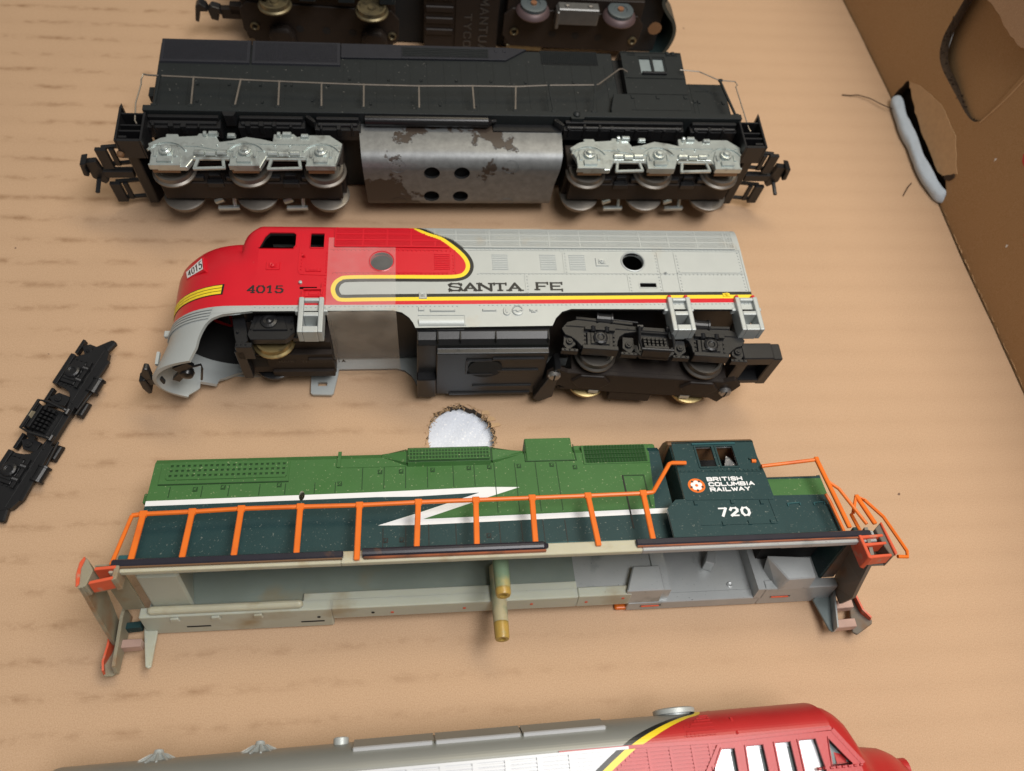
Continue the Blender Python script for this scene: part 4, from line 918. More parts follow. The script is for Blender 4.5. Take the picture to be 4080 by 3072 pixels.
mb = MB(); mb.box((15.46, .4, .8), (15.72, 3.5, 2.7)); mb.build('cab_gap_shade', 'dark', BL)  # dark block: shade between hood and cab put into the colour
mb = MB()
for p in ([(15.75, 2.22), (17.88, 2.22)], [(15.72, 1.46), (17.88, 1.46)], [(15.75, .72), (17.85, .72)], [(15.9, .72), (15.9, 1.4)]): ridge(mb, p, cm(3.112), .02, .014)
for k in range(4): ridge(mb, [(15.95, 3.32+.045*k), (16.24, 3.32+.045*k)], cm(3.1), .012, .012); ridge(mb, [(17.36, 3.32+.045*k), (17.8, 3.32+.045*k)], cm(3.1), .012, .012)
mb.build('cab_seam', 'slate', BL)
for x, y in ((15.85, 1.3), (16.75, 1.3), (17.75, 1.32), (17.45, 3.42), (17.65, 3.42)): mb = MB(); mb.chamfer((x-.07, y-.09, 3.1), (x+.07, y+.09, 3.145), .02); mb.build('hinge', 'slate', BL)
mb = MB(); mb.prism([(.2, .75), (.2, 2.8), (2.3, 2.8), (2.45, 2.62), (2.45, .93), (2.3, .75)], 17.9, 19.46, 'x'); mb.build('short_hood', 'slate', BL, bevel=.03)
mb = MB()
nm = cm(2.8)
for p in ([(18.15, .6), (18.15, 2.3)], [(18.0, .62), (19.4, .62)], [(18.3, 1.95), (18.8, 1.95)], [(18.3, .62), (18.3, 1.5)]): ridge(mb, p, nm, .018, .012)
mb.build('nose_seam', 'slate', BL)
for x, y in ((18.2, 1.45), (19.25, 1.4), (18.35, 1.42)): mb = MB(); mb.chamfer((x-.06, y-.08, 2.8), (x+.06, y+.08, 2.84), .02); mb.build('hinge', 'slate', BL)
# walkway deck, sills
mb = MB(); mb.box((-.06, .0, .0), (19.42, .22, 3.5)); mb.build('walkway', 'slate', BL, bevel=.02)
for a, b, yb in ((.02, 2.25, -.40), (2.78, 4.85, -.36), (5.15, 6.6, -.42), (13.25, 17.40, -.30), (17.62, 19.28, -.32)):
    mb = MB(); mb.box((a, yb, 2.7), (b, -.005, 3.18)); mb.box((a+.05, -.14, 3.16), (b-.05, -.02, 3.36)); mb.cyl((a+.1, -.24, 3.22), (b-.1, -.24, 3.22), .07, n=8)
    for k in range(int((b-a)/.45)): x = a + .2 + .45*k + random.uniform(-.08, .08); mb.box((x, yb-.03, 2.9), (x+random.uniform(.06, .2), yb+.15, 3.24+random.uniform(0, .1)))
    mb.build('side_sill', 'black', BL, bevel=.02)
mb = MB(); mb.prism([(2.3, .02), (2.75, .02), (2.68, -.16), (2.38, -.16)], 3.0, 3.48); mb.build('sill_bracket', 'black', BL, bevel=.02)
for x in (4.95, 13.0):
    mb = MB()
    for k in range(5): mb.cyl((x+.05*k, -.05-.05*k, 3.1), (x+.05*k, -.05-.05*k, 3.38), .07-.006*k, n=8)
    mb.build('valve_cluster', 'black', BL)
mb = MB(); mb.box((10.9, -.30, 2.6), (13.2, -.01, 3.1)); mb.box((6.6, -.3, 2.5), (10.9, -.01, 3.0)); mb.build('centre_sill', 'black', BL)
mb = MB(); mb.cyl((6.75, -.06, 3.26), (10.72, -.06, 3.26), .19, n=18); mb.cyl((10.72, -.06, 3.26), (10.84, -.06, 3.26), .17, .1, n=18); mb.cyl((10.84, -.04, 3.26), (11.0, -.02, 3.26), .07, n=10); mb.build('air_tank', 'black_gloss', BL, smooth=True)
mb = MB(); mb.lathe([(.12, 3.50), (.115, 3.55), (.06, 3.60), (.01, 3.61)], (13.68, .08, 0), 'z', 16); mb.build('bolt_head', 'slate', BL, smooth=True)
mb = MB(); mb.prism([(13.45, .02), (13.95, .02), (13.9, -.10), (13.5, -.10)], 3.3, 3.5); mb.build('bolt_plate', 'slate', BL)
# grey weight wrapped round the middle
mb = MB(); sec = [(-.02, 3.04), (-.55, 3.06), (-.85, 3.02)]
for i in range(9): t = R(10*i + 5); sec.append((-.92 - .53*math.sin(t), 2.45 + .55*math.cos(t)))
sec += [(-1.45, 2.2), (-1.45, 1.2)]
for i in range(8): t = R(11*i); sec.append((-1.0 - .45*math.cos(t), 1.0 - .5*math.sin(t)))
sec += [(-.5, .48), (-.02, .46)]
ss = [0]
for a, b in zip(sec, sec[1:]): ss.append(ss[-1] + math.dist(a, b))
def wm(x, s, o=0.0):
    for i in range(len(ss)-1):
        if s <= ss[i+1] or i == len(ss)-2:
            t = (s-ss[i])/(ss[i+1]-ss[i]); a, b = sec[i], sec[i+1]; dy, dz = b[0]-a[0], b[1]-a[1]; l = math.hypot(dy, dz)
            return (x, a[0]+dy*t + dz/l*o, a[1]+dz*t - dy/l*o)
def s_of_z(z):
    for i in range(2, len(sec)-1):
        if sec[i][1] >= z >= sec[i+1][1]: return ss[i] + (ss[i+1]-ss[i])*(sec[i][1]-z)/(sec[i][1]-sec[i+1][1])
hl = [ellipse(x, s_of_z(z), .265, .27) for x in (8.85, 9.84) for z in (2.35, 1.18)]
mb = MB(); sheet(mb, [(6.52, 0), (13.2, 0), (13.16, 1.2), (13.02, 2.4), (12.96, ss[-1]), (6.74, ss[-1]), (6.62, 1.6)], wm, hl, (), [((6.5, s), (13.2, s)) for s in ss[1:-1]])
for f in range(len(mb.f)): mb.f[f] = mb.f[f][::-1]
wt = mb.build('weight', 'chip', BL, solid=.09, off=-1, inner='dark', smooth=True, auto=40, recalc=False)
for x, z in ((7.75, 2.62), (11.45, 2.62), (7.75, .85), (11.45, .80)):
    mb = MB(); el = ellipse(x, s_of_z(z), .27, .25); ridge(mb, el + el[:2], wm, .022, .012); mb.build('rivet_ring', 'chip', wt)
mb = MB(); mb.box((6.9, -1.2, .7), (12.8, -.1, 2.7)); mb.build('motor_block', 'dark', BL)
# hand rails of bent wire and their posts
RT = [(.30, 1.53), (1.33, 1.49), (2.80, 1.43), (4.01, 1.39), (5.35, 1.35), (6.71, 1.32), (8.51, 1.31), (10.29, 1.36), (11.75, 1.37), (12.88, 1.46), (14.50, 1.52)]
RBm = [.26, 1.37, 2.69, 4.03, 5.38, 6.71, 8.49, 10.29, 11.64, 12.93, 14.29]
mb = MB(); mb.tube([(-.24, 1.62, 3.38), (-.1, 1.56, 3.40)] + [(x, y, 3.41) for x, y in RT] + [(14.62, 1.55, 3.41), (15.47, 2.34, 3.36), (15.60, 2.40, 3.32), (15.80, 2.40, 3.2)], .028, 6); mb.build('handrail', 'wire_dark', BL)
for k, ((x, y), xb) in enumerate(zip(RT, RBm)):
    mb = MB(); mb.bar((xb, .2, 3.44), (x, y+.02, 3.41), .05, .045); mb.cyl((x-.045, y, 3.41), (x+.045, y, 3.41), .035, n=6); mb.build('stanchion', 'wire_dark' if 0 < k < 9 else 'slate', BL)
    mb = MB(); mb.box((xb-.09, .17, 3.38), (xb+.09, .27, 3.52)); mb.build('stanchion_foot', 'slate', BL, bevel=.015)
mb = MB(); mb.tube([(-.24, 1.62, 3.38), (-.26, 1.52, 3.36), (-.28, 1.42, 3.36), (-.26, 1.2, 3.36), (-.32, .4, 3.38), (-.25, -.35, 3.4), (-.18, -.48, 3.4)], .024, 6); mb.build('end_rail', 'wire', BL)
mb = MB(); mb.tube([(17.72, 2.50, 3.25), (18.4, 2.40, 3.28), (19.05, 1.98, 3.3), (19.62, 1.94, 3.3), (19.68, 1.78, 3.3), (19.60, 1.70, 3.3), (19.62, .6, 3.33), (19.64, -.28, 3.35), (19.68, -.42, 3.35)], .021, 6); mb.build('end_rail', 'wire', BL)
mb = MB(); mb.bar((19.08, 1.98, 3.28), (19.30, .35, 3.32), .07, .06); mb.cyl((19.02, 1.98, 3.3), (19.16, 1.98, 3.3), .05, n=6); mb.build('stanchion', 'slate', BL)
mb = MB(); mb.box((19.22, .2, 3.25), (19.38, .34, 3.42)); mb.build('stanchion_foot', 'slate', BL, bevel=.02)
# steps and pilots
def steps(x0, x1, tip, name='step_frame'):
    mb = MB(); a = min(x0, x1); b = max(x0, x1)
    mb.box((a, -1.24, 2.7), (a+.07, -.08 if tip > 0 else .06, 3.5)); mb.box((b-.07, -1.24, 2.7), (b, .06 if tip > 0 else -.08, 3.5))
    mb.box((a+.065, -1.24, 2.7), (b-.065, -1.14, 3.48)); mb.box((a+.065, -.82, 2.7), (b-.065, -.76, 3.44)); mb.box((a+.065, -.55, 2.7), (b-.065, -.50, 3.40)); mb.box((a+.065, -.14, 2.7), (b-.065, -.09, 3.46)); mb.box((a+.06, -1.2, 2.66), (b-.06, .0, 2.72))
    o = mb.build(name, 'black', BL, bevel=.015)
    mb = MB(); mb.prism([(a, .05), (a+.1, .05), (a+.05, .26)] if tip < 0 else [(b-.1, .05), (b, .05), (b-.02, .26)], 3.0, 3.5); mb.build('step_horn', 'black', o)
    mb = MB(); mb.box((a+.08 if tip < 0 else b-.35, -1.06, 2.9), (a+.32 if tip < 0 else b-.08, -.98, 3.42)); mb.build('step_tread', 'black', o)
steps(-.74, .06, -1); steps(19.27, 20.05, 1)
for s, x in ((-1, -.45), (1, 19.7)):
    mb = MB(); mb.prism([(x-.25, .2), (x+.25, .2), (x+.3, -.8), (x+.15, -1.15), (x-.15, -1.15), (x-.3, -.8)], .4, 2.75); mb.build('pilot', 'black_gloss', BL, bevel=.03)
    X = lambda v: x + s*v
    for z0, z1, dx in ((2.0, 2.75, .95), (.35, 1.15, 1.05)):                              # open footboard frames beside the coupler
        mb = MB()
        for z in (z0, z1): mb.bar((X(.15), -.75, z), (X(dx), -.85, z), .12, .12)
        mb.bar((X(dx), -.95, z0-.06), (X(dx), -.95, z1+.06), .14, .34, (1, 0, 0)); mb.bar((X(dx-.3), -.9, z0), (X(dx-.3), -.9, z1), .1, .16, (1, 0, 0)); mb.build('footboard', 'black', BL, bevel=.02)
    mb = MB(); mb.bar((X(.3), -.85, 1.6), (X(1.3), -.9, 1.65), .34, .22, (0, 1, 0)); mb.prism([(X(1.25), 2.3), (X(1.6), 2.25), (X(1.62), 1.5), (X(1.3), 1.2), (X(1.15), 1.35)], -1.02, -.82, 'y'); mb.prism([(X(1.5), 2.35), (X(1.72), 2.3), (X(1.78), 1.75), (X(1.62), 1.7), (X(1.62), 2.1)], -1.15, -.72, 'y'); mb.bar((X(1.42), -1.02, 1.5), (X(1.45), -1.5, 1.35), .08, .14, (1, 0, 0)); mb.build('coupler', 'black', BL, bevel=.03)
mb = MB(); mb.lathe([(.06, -.05), (.11, .0), (.12, .1), (.06, .16)], (-.72, -1.3, 2.9), 'y', 10); mb.build('hose_end', 'brown_edge', BL, smooth=True)
mb = MB(); mb.box((-.42, 1.75, 2.0), (-.05, 2.15, 2.35)); mb.build('end_lamp', 'slate', BL, bevel=.03)
# trucks
LO = [(.12, -1.02), (.46, -.78), (.62, -.74), (.62, -.62), (.98, -.62), (1.02, -.72), (1.55, -.68), (1.6, -.58), (2.05, -.58), (2.12, -.66), (2.25, -.92), (2.6, -.86), (3.05, -.70), (3.5, -.78), (3.86, -.88), (3.88, -.58), (4.5, -.56), (4.6, -.68), (5.0, -.6), (5.62, -.6), (6.02, -.94), (5.98, -1.2), (5.80, -1.92), (5.02, -1.92), (4.86, -1.52), (3.72, -1.50), (3.54, -1.94), (2.72, -1.94), (2.56, -1.52), (1.58, -1.52), (1.36, -1.94), (.48, -1.94), (.30, -1.5)]
def big_truck(x0, flip):
    P = (lambda x: x0 + (6.14 - x)) if flip else (lambda x: x0 + x)
    mb = MB(); mb.box((x0+.25, -1.70, 1.32), (x0+5.9, -1.2, 2.12)); mb.box((x0+.1, -1.3, .9), (x0+6.0, -.4, 2.6)); tr = mb.build('truck', 'black_brown', BL, bevel=.03)
    for xx in (2.0, 4.35):
        mb = MB(); mb.box((x0+xx-.28, -1.78, 1.98), (x0+xx+.22, -1.6, 2.2)); mb.box((x0+xx-.2, -1.62, 2.1), (x0+xx+.15, -1.5, 2.4)); mb.build('gear_clip', 'black', tr, bevel=.02)
        mb = MB(); mb.box((x0+xx-.9, -1.66, 2.14), (x0+xx-.35, -1.5, 2.34)); mb.build('gear_cover', 'black', tr, bevel=.03)
        mb = MB(); mb.box((x0+xx+.3, -1.66, 2.14), (x0+xx+.85, -1.5, 2.34)); mb.build('gear_cover', 'black', tr, bevel=.03)
    mb = MB(); mb.prism([(P(a), b) for a, b in LO], 2.95, 3.14); sf = mb.build('sideframe', 'zinc', tr, bevel=.03, seg=2)
    for c in (.72, 3.07, 5.38):
        X = P(c); mb = MB()
        mb.prism([(X-.44, -1.93), (X+.44, -1.93), (X+.44, -1.5), (X+.30, -1.15), (X-.30, -1.15), (X-.44, -1.5)], 3.12, 3.20)
        mb.box((X-.22, -1.82, 3.18), (X+.22, -1.62, 3.28)); mb.box((X-.46, -1.95, 3.02), (X+.46, -1.88, 3.24))
        mb.lathe([(.20, 3.18), (.20, 3.30), (.17, 3.32), (.12, 3.31), (.11, 3.40), (.01, 3.41)], (X, -1.38, 0), 'z', 10)
        for sg in (-1, 1): mb.box((X+sg*.30-.05, -1.6, 3.18), (X+sg*.30+.05, -1.35, 3.25))
        mb.build('journal_box', 'zinc', tr, bevel=.015)
        mb = MB(); arc = [(X + .62*math.sin(R(a)), -1.55 + .58*math.cos(R(a))) for a in range(-65, 66, 13)]; ridge(mb, arc, onz(3.14), .05, .05); mb.build('equaliser_arch', 'zinc', tr, smooth=True)
        mb = MB(); mb.box((X-.40, -1.93, 2.86), (X+.40, -1.88, 3.03)); mb.build('pedestal_tie', 'brown_edge', tr)
    mb = MB(); ridge(mb, [(P(.2), -1.1), (P(1.6), -1.12), (P(2.4), -1.3), (P(3.6), -1.3)], onz(3.14), .03, .03); mb.build('casting_rib', 'zinc', tr)
    mb = MB(); ridge(mb, [(P(2.5), -1.0), (P(5.9), -1.02)], onz(3.14), .03, .03); mb.build('casting_rib', 'zinc', tr)
    for a, b in ((1.5, 2.6), (3.7, 4.9)):
        m_ = (a+b)/2
        for k in range(3): mb = MB(); x = P(a+.2+.34*k); mb.cyl((x-.15, -1.40-.03*(k % 2), 3.16), (x+.15, -1.40-.03*(k % 2), 3.16), .10, n=10); mb.build('brake_rigging', 'zinc', tr, bevel=.01)
        mb = MB(); mb.bar((P(a), -1.60, 3.12), (P(b), -1.60, 3.12), .08, .10); mb.bar((P(a+.16), -1.6, 3.1), (P(a+.08), -1.98, 3.1), .10, .10); mb.bar((P(b-.2), -1.6, 3.1), (P(b-.14), -1.95, 3.1), .10, .10); mb.bar((P(a+.04), -1.97, 3.1), (P(b-.1), -1.93, 3.1), .09, .10); mb.build('step_hanger', 'zinc', tr, bevel=.02)
        mb = MB(); mb.chamfer((P(m_)-.16, -.72, 3.12), (P(m_)+.16, -.56, 3.26), .03); mb.cyl((P(m_)-.3, -.64, 3.18), (P(m_)-.2, -.64, 3.18), .09, n=8); mb.build('brake_cylinder', 'zinc', tr, bevel=.015)
        mb = MB(); mb.chamfer((P(m_+.55)-.14, -.78, 3.12), (P(m_+.55)+.14, -.62, 3.24), .03); mb.build('sand_box', 'zinc', tr, bevel=.015)
        for q in (.25, .7): mb = MB(); mb.lathe([(.045, 3.14), (.03, 3.18), (.01, 3.19)], (P(a+q), -1.08, 0), 'z', 8); mb.build('bolt_head', 'zinc', tr)
        mb = MB(); X = P(m_); mb.bar((X-.35, -1.52, .62), (X+.35, -1.50, .62), .13, .14); mb.cyl((X-.42, -1.36, .8), (X-.12, -1.32, .9), .13, n=10); mb.cyl((X+.2, -1.5, .6), (X+.2, -1.25, .9), .07, n=8); mb.build('far_rigging', 'zinc', tr, bevel=.02)
    for c in (.75, 3.08, 5.42):
        for z, fl in ((2.42, 1), (1.02, -1)):
            mb = wheel_bm(.60, fl, (P(c), -1.40 if fl > 0 else -1.32, z)); mb.build('wheel', 'steel', tr, smooth=True)
        mb = MB(); mb.cyl((P(c), -1.34, .9), (P(c), -1.34, 3.0), .1, n=8); mb.build('axle', 'steel_dark', tr)
big_truck(0.0, False); big_truck(13.26, False)

# ================================================================== GREEN LOCOMOTIVE BODY SHELL
GN = thing('locomotive_shell', (-6.80177, 4.57429, 0.1), (-12.3, 0, 0.25), 'empty green and teal locomotive body shell with orange handrails, lettered BRITISH COLUMBIA RAILWAY 720', 'model locomotive shell')
# hood: one bent sheet, side - roof - far side
GP = [(.46, 2.75), (3.46, 2.75), (3.62, 2.68), (3.69, 2.55), (3.72, 2.3), (3.72, 1.2), (3.69, .95), (3.62, .82), (3.46, .75), (.12, .75)]
GS = [.46]
for a, b in zip(GP, GP[1:]): GS.append(GS[-1] + math.dist(a, b))
def gm(x, s, o=0.0):
    for i in range(len(GS)-1):
        if s <= GS[i+1] or i == len(GS)-2:
            t = (s-GS[i])/(GS[i+1]-GS[i]); a, b = GP[i], GP[i+1]; dy, dz = b[0]-a[0], b[1]-a[1]; l = math.hypot(dy, dz)
            ny, nz = -dz/l, dy/l
            e = 0
            if x < .0: e = .0
            return (x, a[0]+dy*t + ny*o, a[1]+dz*t + nz*o)
zp = [(-.14, 2.31), (5.64, 2.37), (8.54, 2.425), (9.43, 2.39), (8.52, 2.09), (6.84, 1.505), (13.38, 1.585), (13.36, 1.43), (6.75, 1.335), (5.70, 1.365), (6.8, 1.72), (8.34, 2.255), (6.62, 2.195), (5.64, 2.215), (-.14, 2.16)]
teal = [(-.2, 0), (-.2, 2.22), (5.64, 2.28), (8.5, 2.3), (5.75, 1.38), (6.75, 1.40), (13.6, 1.50), (13.6, 0)]
clean = [(-.2, 0), (-.2, .56), (2, .60), (4, .66), (6.2, .62), (8.5, .66), (10.5, .7), (13.6, .66), (13.6, 0)]
dk = [(12.98, 1.45), (13.6, 1.45), (13.6, 4.2), (13.12, 4.2), (13.2, 3.4), (13.1, 2.4)]
gh = [(3.73 + .075*math.cos(t), 2.33 + .15*math.sin(t)) for t in [2*math.pi*i/16 for i in range(16)]]
mb = MB(); sheet(mb, [(-.12, .46), (13.5, .46), (13.5, GS[-1]), (-.12, GS[-1])], gm, [gh], [(teal, 1), (clean, 2), (dk, 1), (zp, 3)], [((-.12, s), (13.5, s)) for s in GS[1:-1]])
mb.build('hood', ['green', 'teal', 'teal_clean', 'white'], GN, solid=.09, off=-1, inner='cream_grey', recalc=False)
mb = MB(); mb.prism([(.62, 2.66), (3.5, 2.68), (3.66, 2.5), (3.66, 1.0), (3.5, .82), (.62, .84)], -.10, -.01, 'x'); mb.build('hood_end', 'green', GN)
mb = MB(); mb.prism([(2.45, 2.45), (2.75, 2.45), (2.68, 2.15), (2.5, 2.15)], -.32, -.08, 'x'); mb.build('end_lamp', 'green', GN, bevel=.02)
mb = MB(); mb.box((-.17, 2.95, 2.1), (-.09, 3.3, 2.5)); mb.build('number_panel', 'green', GN, bevel=.02)
for x in (1.15, 2.72):
    mb = MB(); mb.lathe([(.55, -.05), (.55, .05), (.50, .075), (.1, .075)], (x, 3.72, 1.75), 'y', 28); mb.T = None; mb.build('roof_fan', 'green', GN, smooth=True)
def grid_panel(name, x0, x1, y0, y1, nx, ny, k, z, parent=GN, bars='green', h=.03, wx=.03, wy=.03, shear=0.0):
    mb = MB()
    for i in range(nx): x = x0 + (x1-x0)*i/(nx-1); mb.bar((x, y0, z+h/2), (x+shear, y1, z+h/2), wx, h)
    for j in range(ny): y = y0 + (y1-y0)*j/(ny-1); mb.bar((x0, y, z+h/2+.003), (x1, y, z+h/2+.003), wy, h)
    o = mb.build(name, bars, parent); tag(o, kind='stuff'); return o
mb = MB(); mb.chamfer((.06, 2.78, 2.74), (3.36, 3.44, 2.77), .02); rg = mb.build('radiator', 'green', GN)
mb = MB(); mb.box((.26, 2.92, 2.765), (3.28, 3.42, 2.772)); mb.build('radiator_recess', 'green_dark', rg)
grid_panel('radiator_bars', .27, 3.27, 2.95, 3.41, 22, 4, None, 2.772, rg, h=.022, wx=.07, wy=.085)
mb = MB(); mb.bar((.08, 2.78, 2.76), (3.36, 2.78, 2.76), .03, .03); mb.build('radiator_sill', 'green_dark', rg)
# dynamic brake blister with wedge ends
S0 = [(3.14, 2.74), (3.20, 2.90), (3.60, 2.94), (3.92, 2.55), (3.92, .95), (3.60, .56), (3.2, .6)]
mb = MB(); mb.prism(S0, 6.45, 8.70, 'x'); bl = mb.build('brake_blister', 'green', GN, bevel=.015)
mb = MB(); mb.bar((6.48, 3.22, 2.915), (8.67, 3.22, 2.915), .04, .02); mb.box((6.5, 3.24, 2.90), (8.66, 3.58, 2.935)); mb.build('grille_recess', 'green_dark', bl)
grid_panel('grille_bars', 6.5, 8.66, 3.24, 3.58, 26, 4, None, 2.925, bl, h=.03, wx=.03, wy=.035)
for x in (6.42, 8.70): mb = MB(); mb.prism([(3.2, 2.86), (3.6, 2.88), (3.88, 2.5), (3.7, 2.5)], x, x+.05, 'x'); mb.build('blister_joint', 'green_dark', bl)
for a, b in ((6.42, 5.75), (8.75, 9.62)):
    mb = MB(); tip = [(3.48, 2.745), (3.50, 2.755), (3.60, 2.72), (3.70, 2.55), (3.70, .95), (3.6, .78), (3.5, .75)]
    S1 = [(3.18, 2.745), (3.22, 2.86), (3.56, 2.90), (3.88, 2.55), (3.88, .95), (3.56, .6), (3.2, .64)]
    mb.add([(a, *p) for p in S1] + [(b, *p) for p in tip], [tuple(range(7)), tuple(range(13, 6, -1))] + [(i, i+1, 8+i, 7+i) for i in range(6)] + [(6, 0, 7, 13)]); mb.build('blister_wedge', 'green', bl, bevel=.012)
mb = MB(); mb.box((9.70, 3.22, .7), (11.02, 3.99, 2.78)); mb.build('exhaust_housing', 'green', GN, bevel=.025)
mb = MB(); mb.bar((9.66, 3.21, 2.76), (11.06, 3.21, 2.76), .025, .02); mb.bar((11.09, 3.2, 2.76), (11.06, 3.75, 2.76), .025, .02); mb.bar((9.67, 3.2, 2.76), (9.67, 3.7, 2.76), .025, .02); mb.build('housing_joint', 'green_dark', GN)
mb = MB(); mb.box((11.05, 3.4, .85), (13.45, 3.80, 2.66)); mb.build('hood_top', 'green', GN, bevel=.04)
mb = MB(); mb.box((4.62, 3.16, 2.745), (6.4, 3.19, 2.765)); mb.bar((4.62, 3.17, 2.77), (4.64, 3.68, 2.76), .09, .05); mb.build('hood_strip', 'green', GN)
mb = MB(); mb.box((11.28, 3.06, 2.745), (13.16, 3.70, 2.775)); lg = mb.build('intake_grille', 'green', GN, bevel=.01)
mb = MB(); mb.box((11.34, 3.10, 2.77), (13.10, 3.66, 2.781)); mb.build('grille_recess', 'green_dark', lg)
mb = MB()
for i in range(20): x = 11.40 + 1.64*i/19; mb.add([(x-.035, 3.10, 2.78), (x+.02, 3.10, 2.815), (x+.02, 3.66, 2.815), (x-.035, 3.66, 2.78), (x+.022, 3.10, 2.78), (x+.022, 3.66, 2.78)], [(0,1,2,3), (1,4,5,2)])
for y in (3.24, 3.38, 3.52): mb.box((11.36, y-.008, 2.78), (13.08, y+.008, 2.82))
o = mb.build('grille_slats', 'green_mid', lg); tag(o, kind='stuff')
# door joints and latches
def dj(name, k, xs, y0, y1):
    for x in xs:
        mb = MB(); mb.box((x-.011, y0, 2.748), (x+.011, y1, 2.756)); mb.build(name, k, GN)
dj('door_joint', 'green_dark', (.40, 1.20, 1.87, 2.64, 3.29, 4.04, 4.57), 2.38, 2.72); dj('door_joint', 'green_dark', (5.26, 5.83, 6.40, 6.98, 7.67, 8.24), 2.46, 3.15); dj('door_joint', 'green_dark', (8.79, 9.36, 9.93, 10.51), 1.62, 3.18); dj('door_joint', 'blackp', (8.79, 9.36, 9.93, 10.51, 6.98, 7.67, 8.24), .6, 1.34); dj('door_joint', 'blackp', (5.26, 5.83, 6.4), .6, 1.3)
mb = MB(); mb.chamfer((12.30, .95, 2.74), (12.92, 2.68, 2.775), .02); mb.build('filter_door', 'green', GN) if False else None
for x0, y0, x1, y1 in ((12.28, 1.0, 12.32, 2.66), (12.28, 2.64, 12.9, 2.67), (12.88, 1.62, 12.91, 2.66)): mb = MB(); mb.box((x0, y0, 2.748), (x1, y1, 2.765)); mb.build('door_edge', 'green_dark' if y1 > 2 and y0 > 1.5 else 'blackp', GN)
for x, y in [(1.03, 2.62), (1.72, 2.66), (3.13, 2.68), (4.68, 2.66), (5.72, 3.0), (6.28, 3.0), (7.12, 3.02), (8.1, 3.05), (8.66, 3.06), (9.47, 3.07), (10.38, 3.08), (11.02, 2.98), (5.9, .92), (6.3, .92), (8.5, .95)]:
    mb = MB(); mb.box((x-.06, y-.07, 2.745), (x+.06, y+.07, 2.758)); la = mb.build('latch', 'green_dark' if y > 1 else 'blackp', GN)
    mb = MB(); mb.bar((x-.03, y-.04, 2.765), (x+.03, y+.04, 2.765), .03, .025); mb.bar((x-.03, y+.03, 2.765), (x+.02, y-.04, 2.765), .02, .02); mb.build('latch_handle', 'green' if y > 1 else 'teal', la)
# cab
cz = 3.2; cmz = onz(cz)
w1, w2 = rrect(14.36, 2.53, 14.86, 3.25, .02), rrect(14.95, 2.53, 15.47, 3.25, .02)
mb = MB(); sheet(mb, [(13.16, .285), (16.13, .285), (16.15, 1.5), (16.14, 2.3), (16.08, 2.85), (16.10, 3.42), (13.74, 3.42), (13.70, 1.56), (13.44, 1.55), (13.16, 1.28)], cmz, [w1, w2], (), []); mb.build('cab_side', 'teal', GN, solid=.10, off=-1, inner='silver_over', recalc=False)
mb = MB(); mb.prism([(3.41, 3.20), (3.52, 3.12), (3.66, 2.85), (3.82, 2.2), (3.82, 1.3), (3.66, .65), (3.41, .3), (3.34, .3), (3.34, 3.20)], 13.62, 16.12, 'x'); mb.build('cab_roof', 'brown_edge', GN, bevel=.02)
mb = MB(); mb.box((13.7, 1.55, .3), (13.78, 3.38, 3.10)); mb.build('cab_rear_wall', 'teal', GN)
mb = MB(); mb.box((16.04, 1.4, .3), (16.10, 3.38, 3.10)); mb.build('cab_front_wall', 'teal', GN)
mb = MB(); sheet(mb, [(13.16, .1), (16.13, .1), (16.10, 3.42), (13.74, 3.42)], onz(.3)); mb.build('far_cab_side', 'silver_over', GN, solid=.1, off=1, recalc=False)
rimf = lambda x, y, o=0.0: (x, y, cz + o)
rim('window_frame', w1, .05, .025, 'teal', GN, rimf); rim('window_frame', w2, .05, .025, 'teal', GN, rimf)
mb = MB(); mb.box((14.3, 3.29, 3.19), (15.55, 3.34, 3.24)); mb.build('window_hood', 'teal_clean', GN)
mb = MB(); mb.add([(15.12, 2.50, 2.95), (15.50, 2.50, 3.02), (15.49, 2.75, 3.0), (15.42, 3.0, 2.95), (15.32, 3.1, 2.93), (15.22, 2.82, 2.9)], [(0, 1, 2, 5), (2, 3, 4, 5)]); mb.build('foil_scrap', 'chrome', GN)
mb = MB(); mb.box((14.0, 2.3, 2.4), (15.9, 3.3, 2.45)); mb.build('cab_window_backing', 'dark', GN)  # dark sheet behind the cab windows
mb = MB()
for p in ([(13.75, 2.45), (16.1, 2.42)],): 
    for k in range(20): x = 13.8 + 2.25*k/19; mb.cbox((x, 2.44-.03*k/19, cz+.01), (.035, .035, .03))
o = mb.build('rivets', 'teal', GN); tag(o, kind='stuff')
for p in ([(13.72, 1.53), (16.1, 1.47)], [(13.75, 2.42), (16.1, 2.37)], [(15.98, 1.46), (16.0, .78)], [(13.95, .76), (16.0, .74)]): mb = MB(); ridge(mb, p, rimf, .022, .016); mb.build('cab_seam', 'teal', GN)
for x, y in ((13.95, 1.42), (14.95, 1.42), (15.75, 1.38), (14.55, .78), (15.25, .78), (15.85, .78)): mb = MB(); mb.chamfer((x-.05, y-.07, cz-.005), (x+.05, y+.07, cz+.035), .015); mb.build('hinge', 'teal', GN)
mb = MB(); mb.chamfer((15.80, 2.74, cz), (16.05, 2.80, cz+.06), .01); mb.build('grab_iron', 'teal', GN)
mb = MB(); mb.cyl((15.86, 2.70, cz+.02), (15.98, 2.69, cz+.02), .055, n=10); mb.build('rail_stub', 'orange', GN)
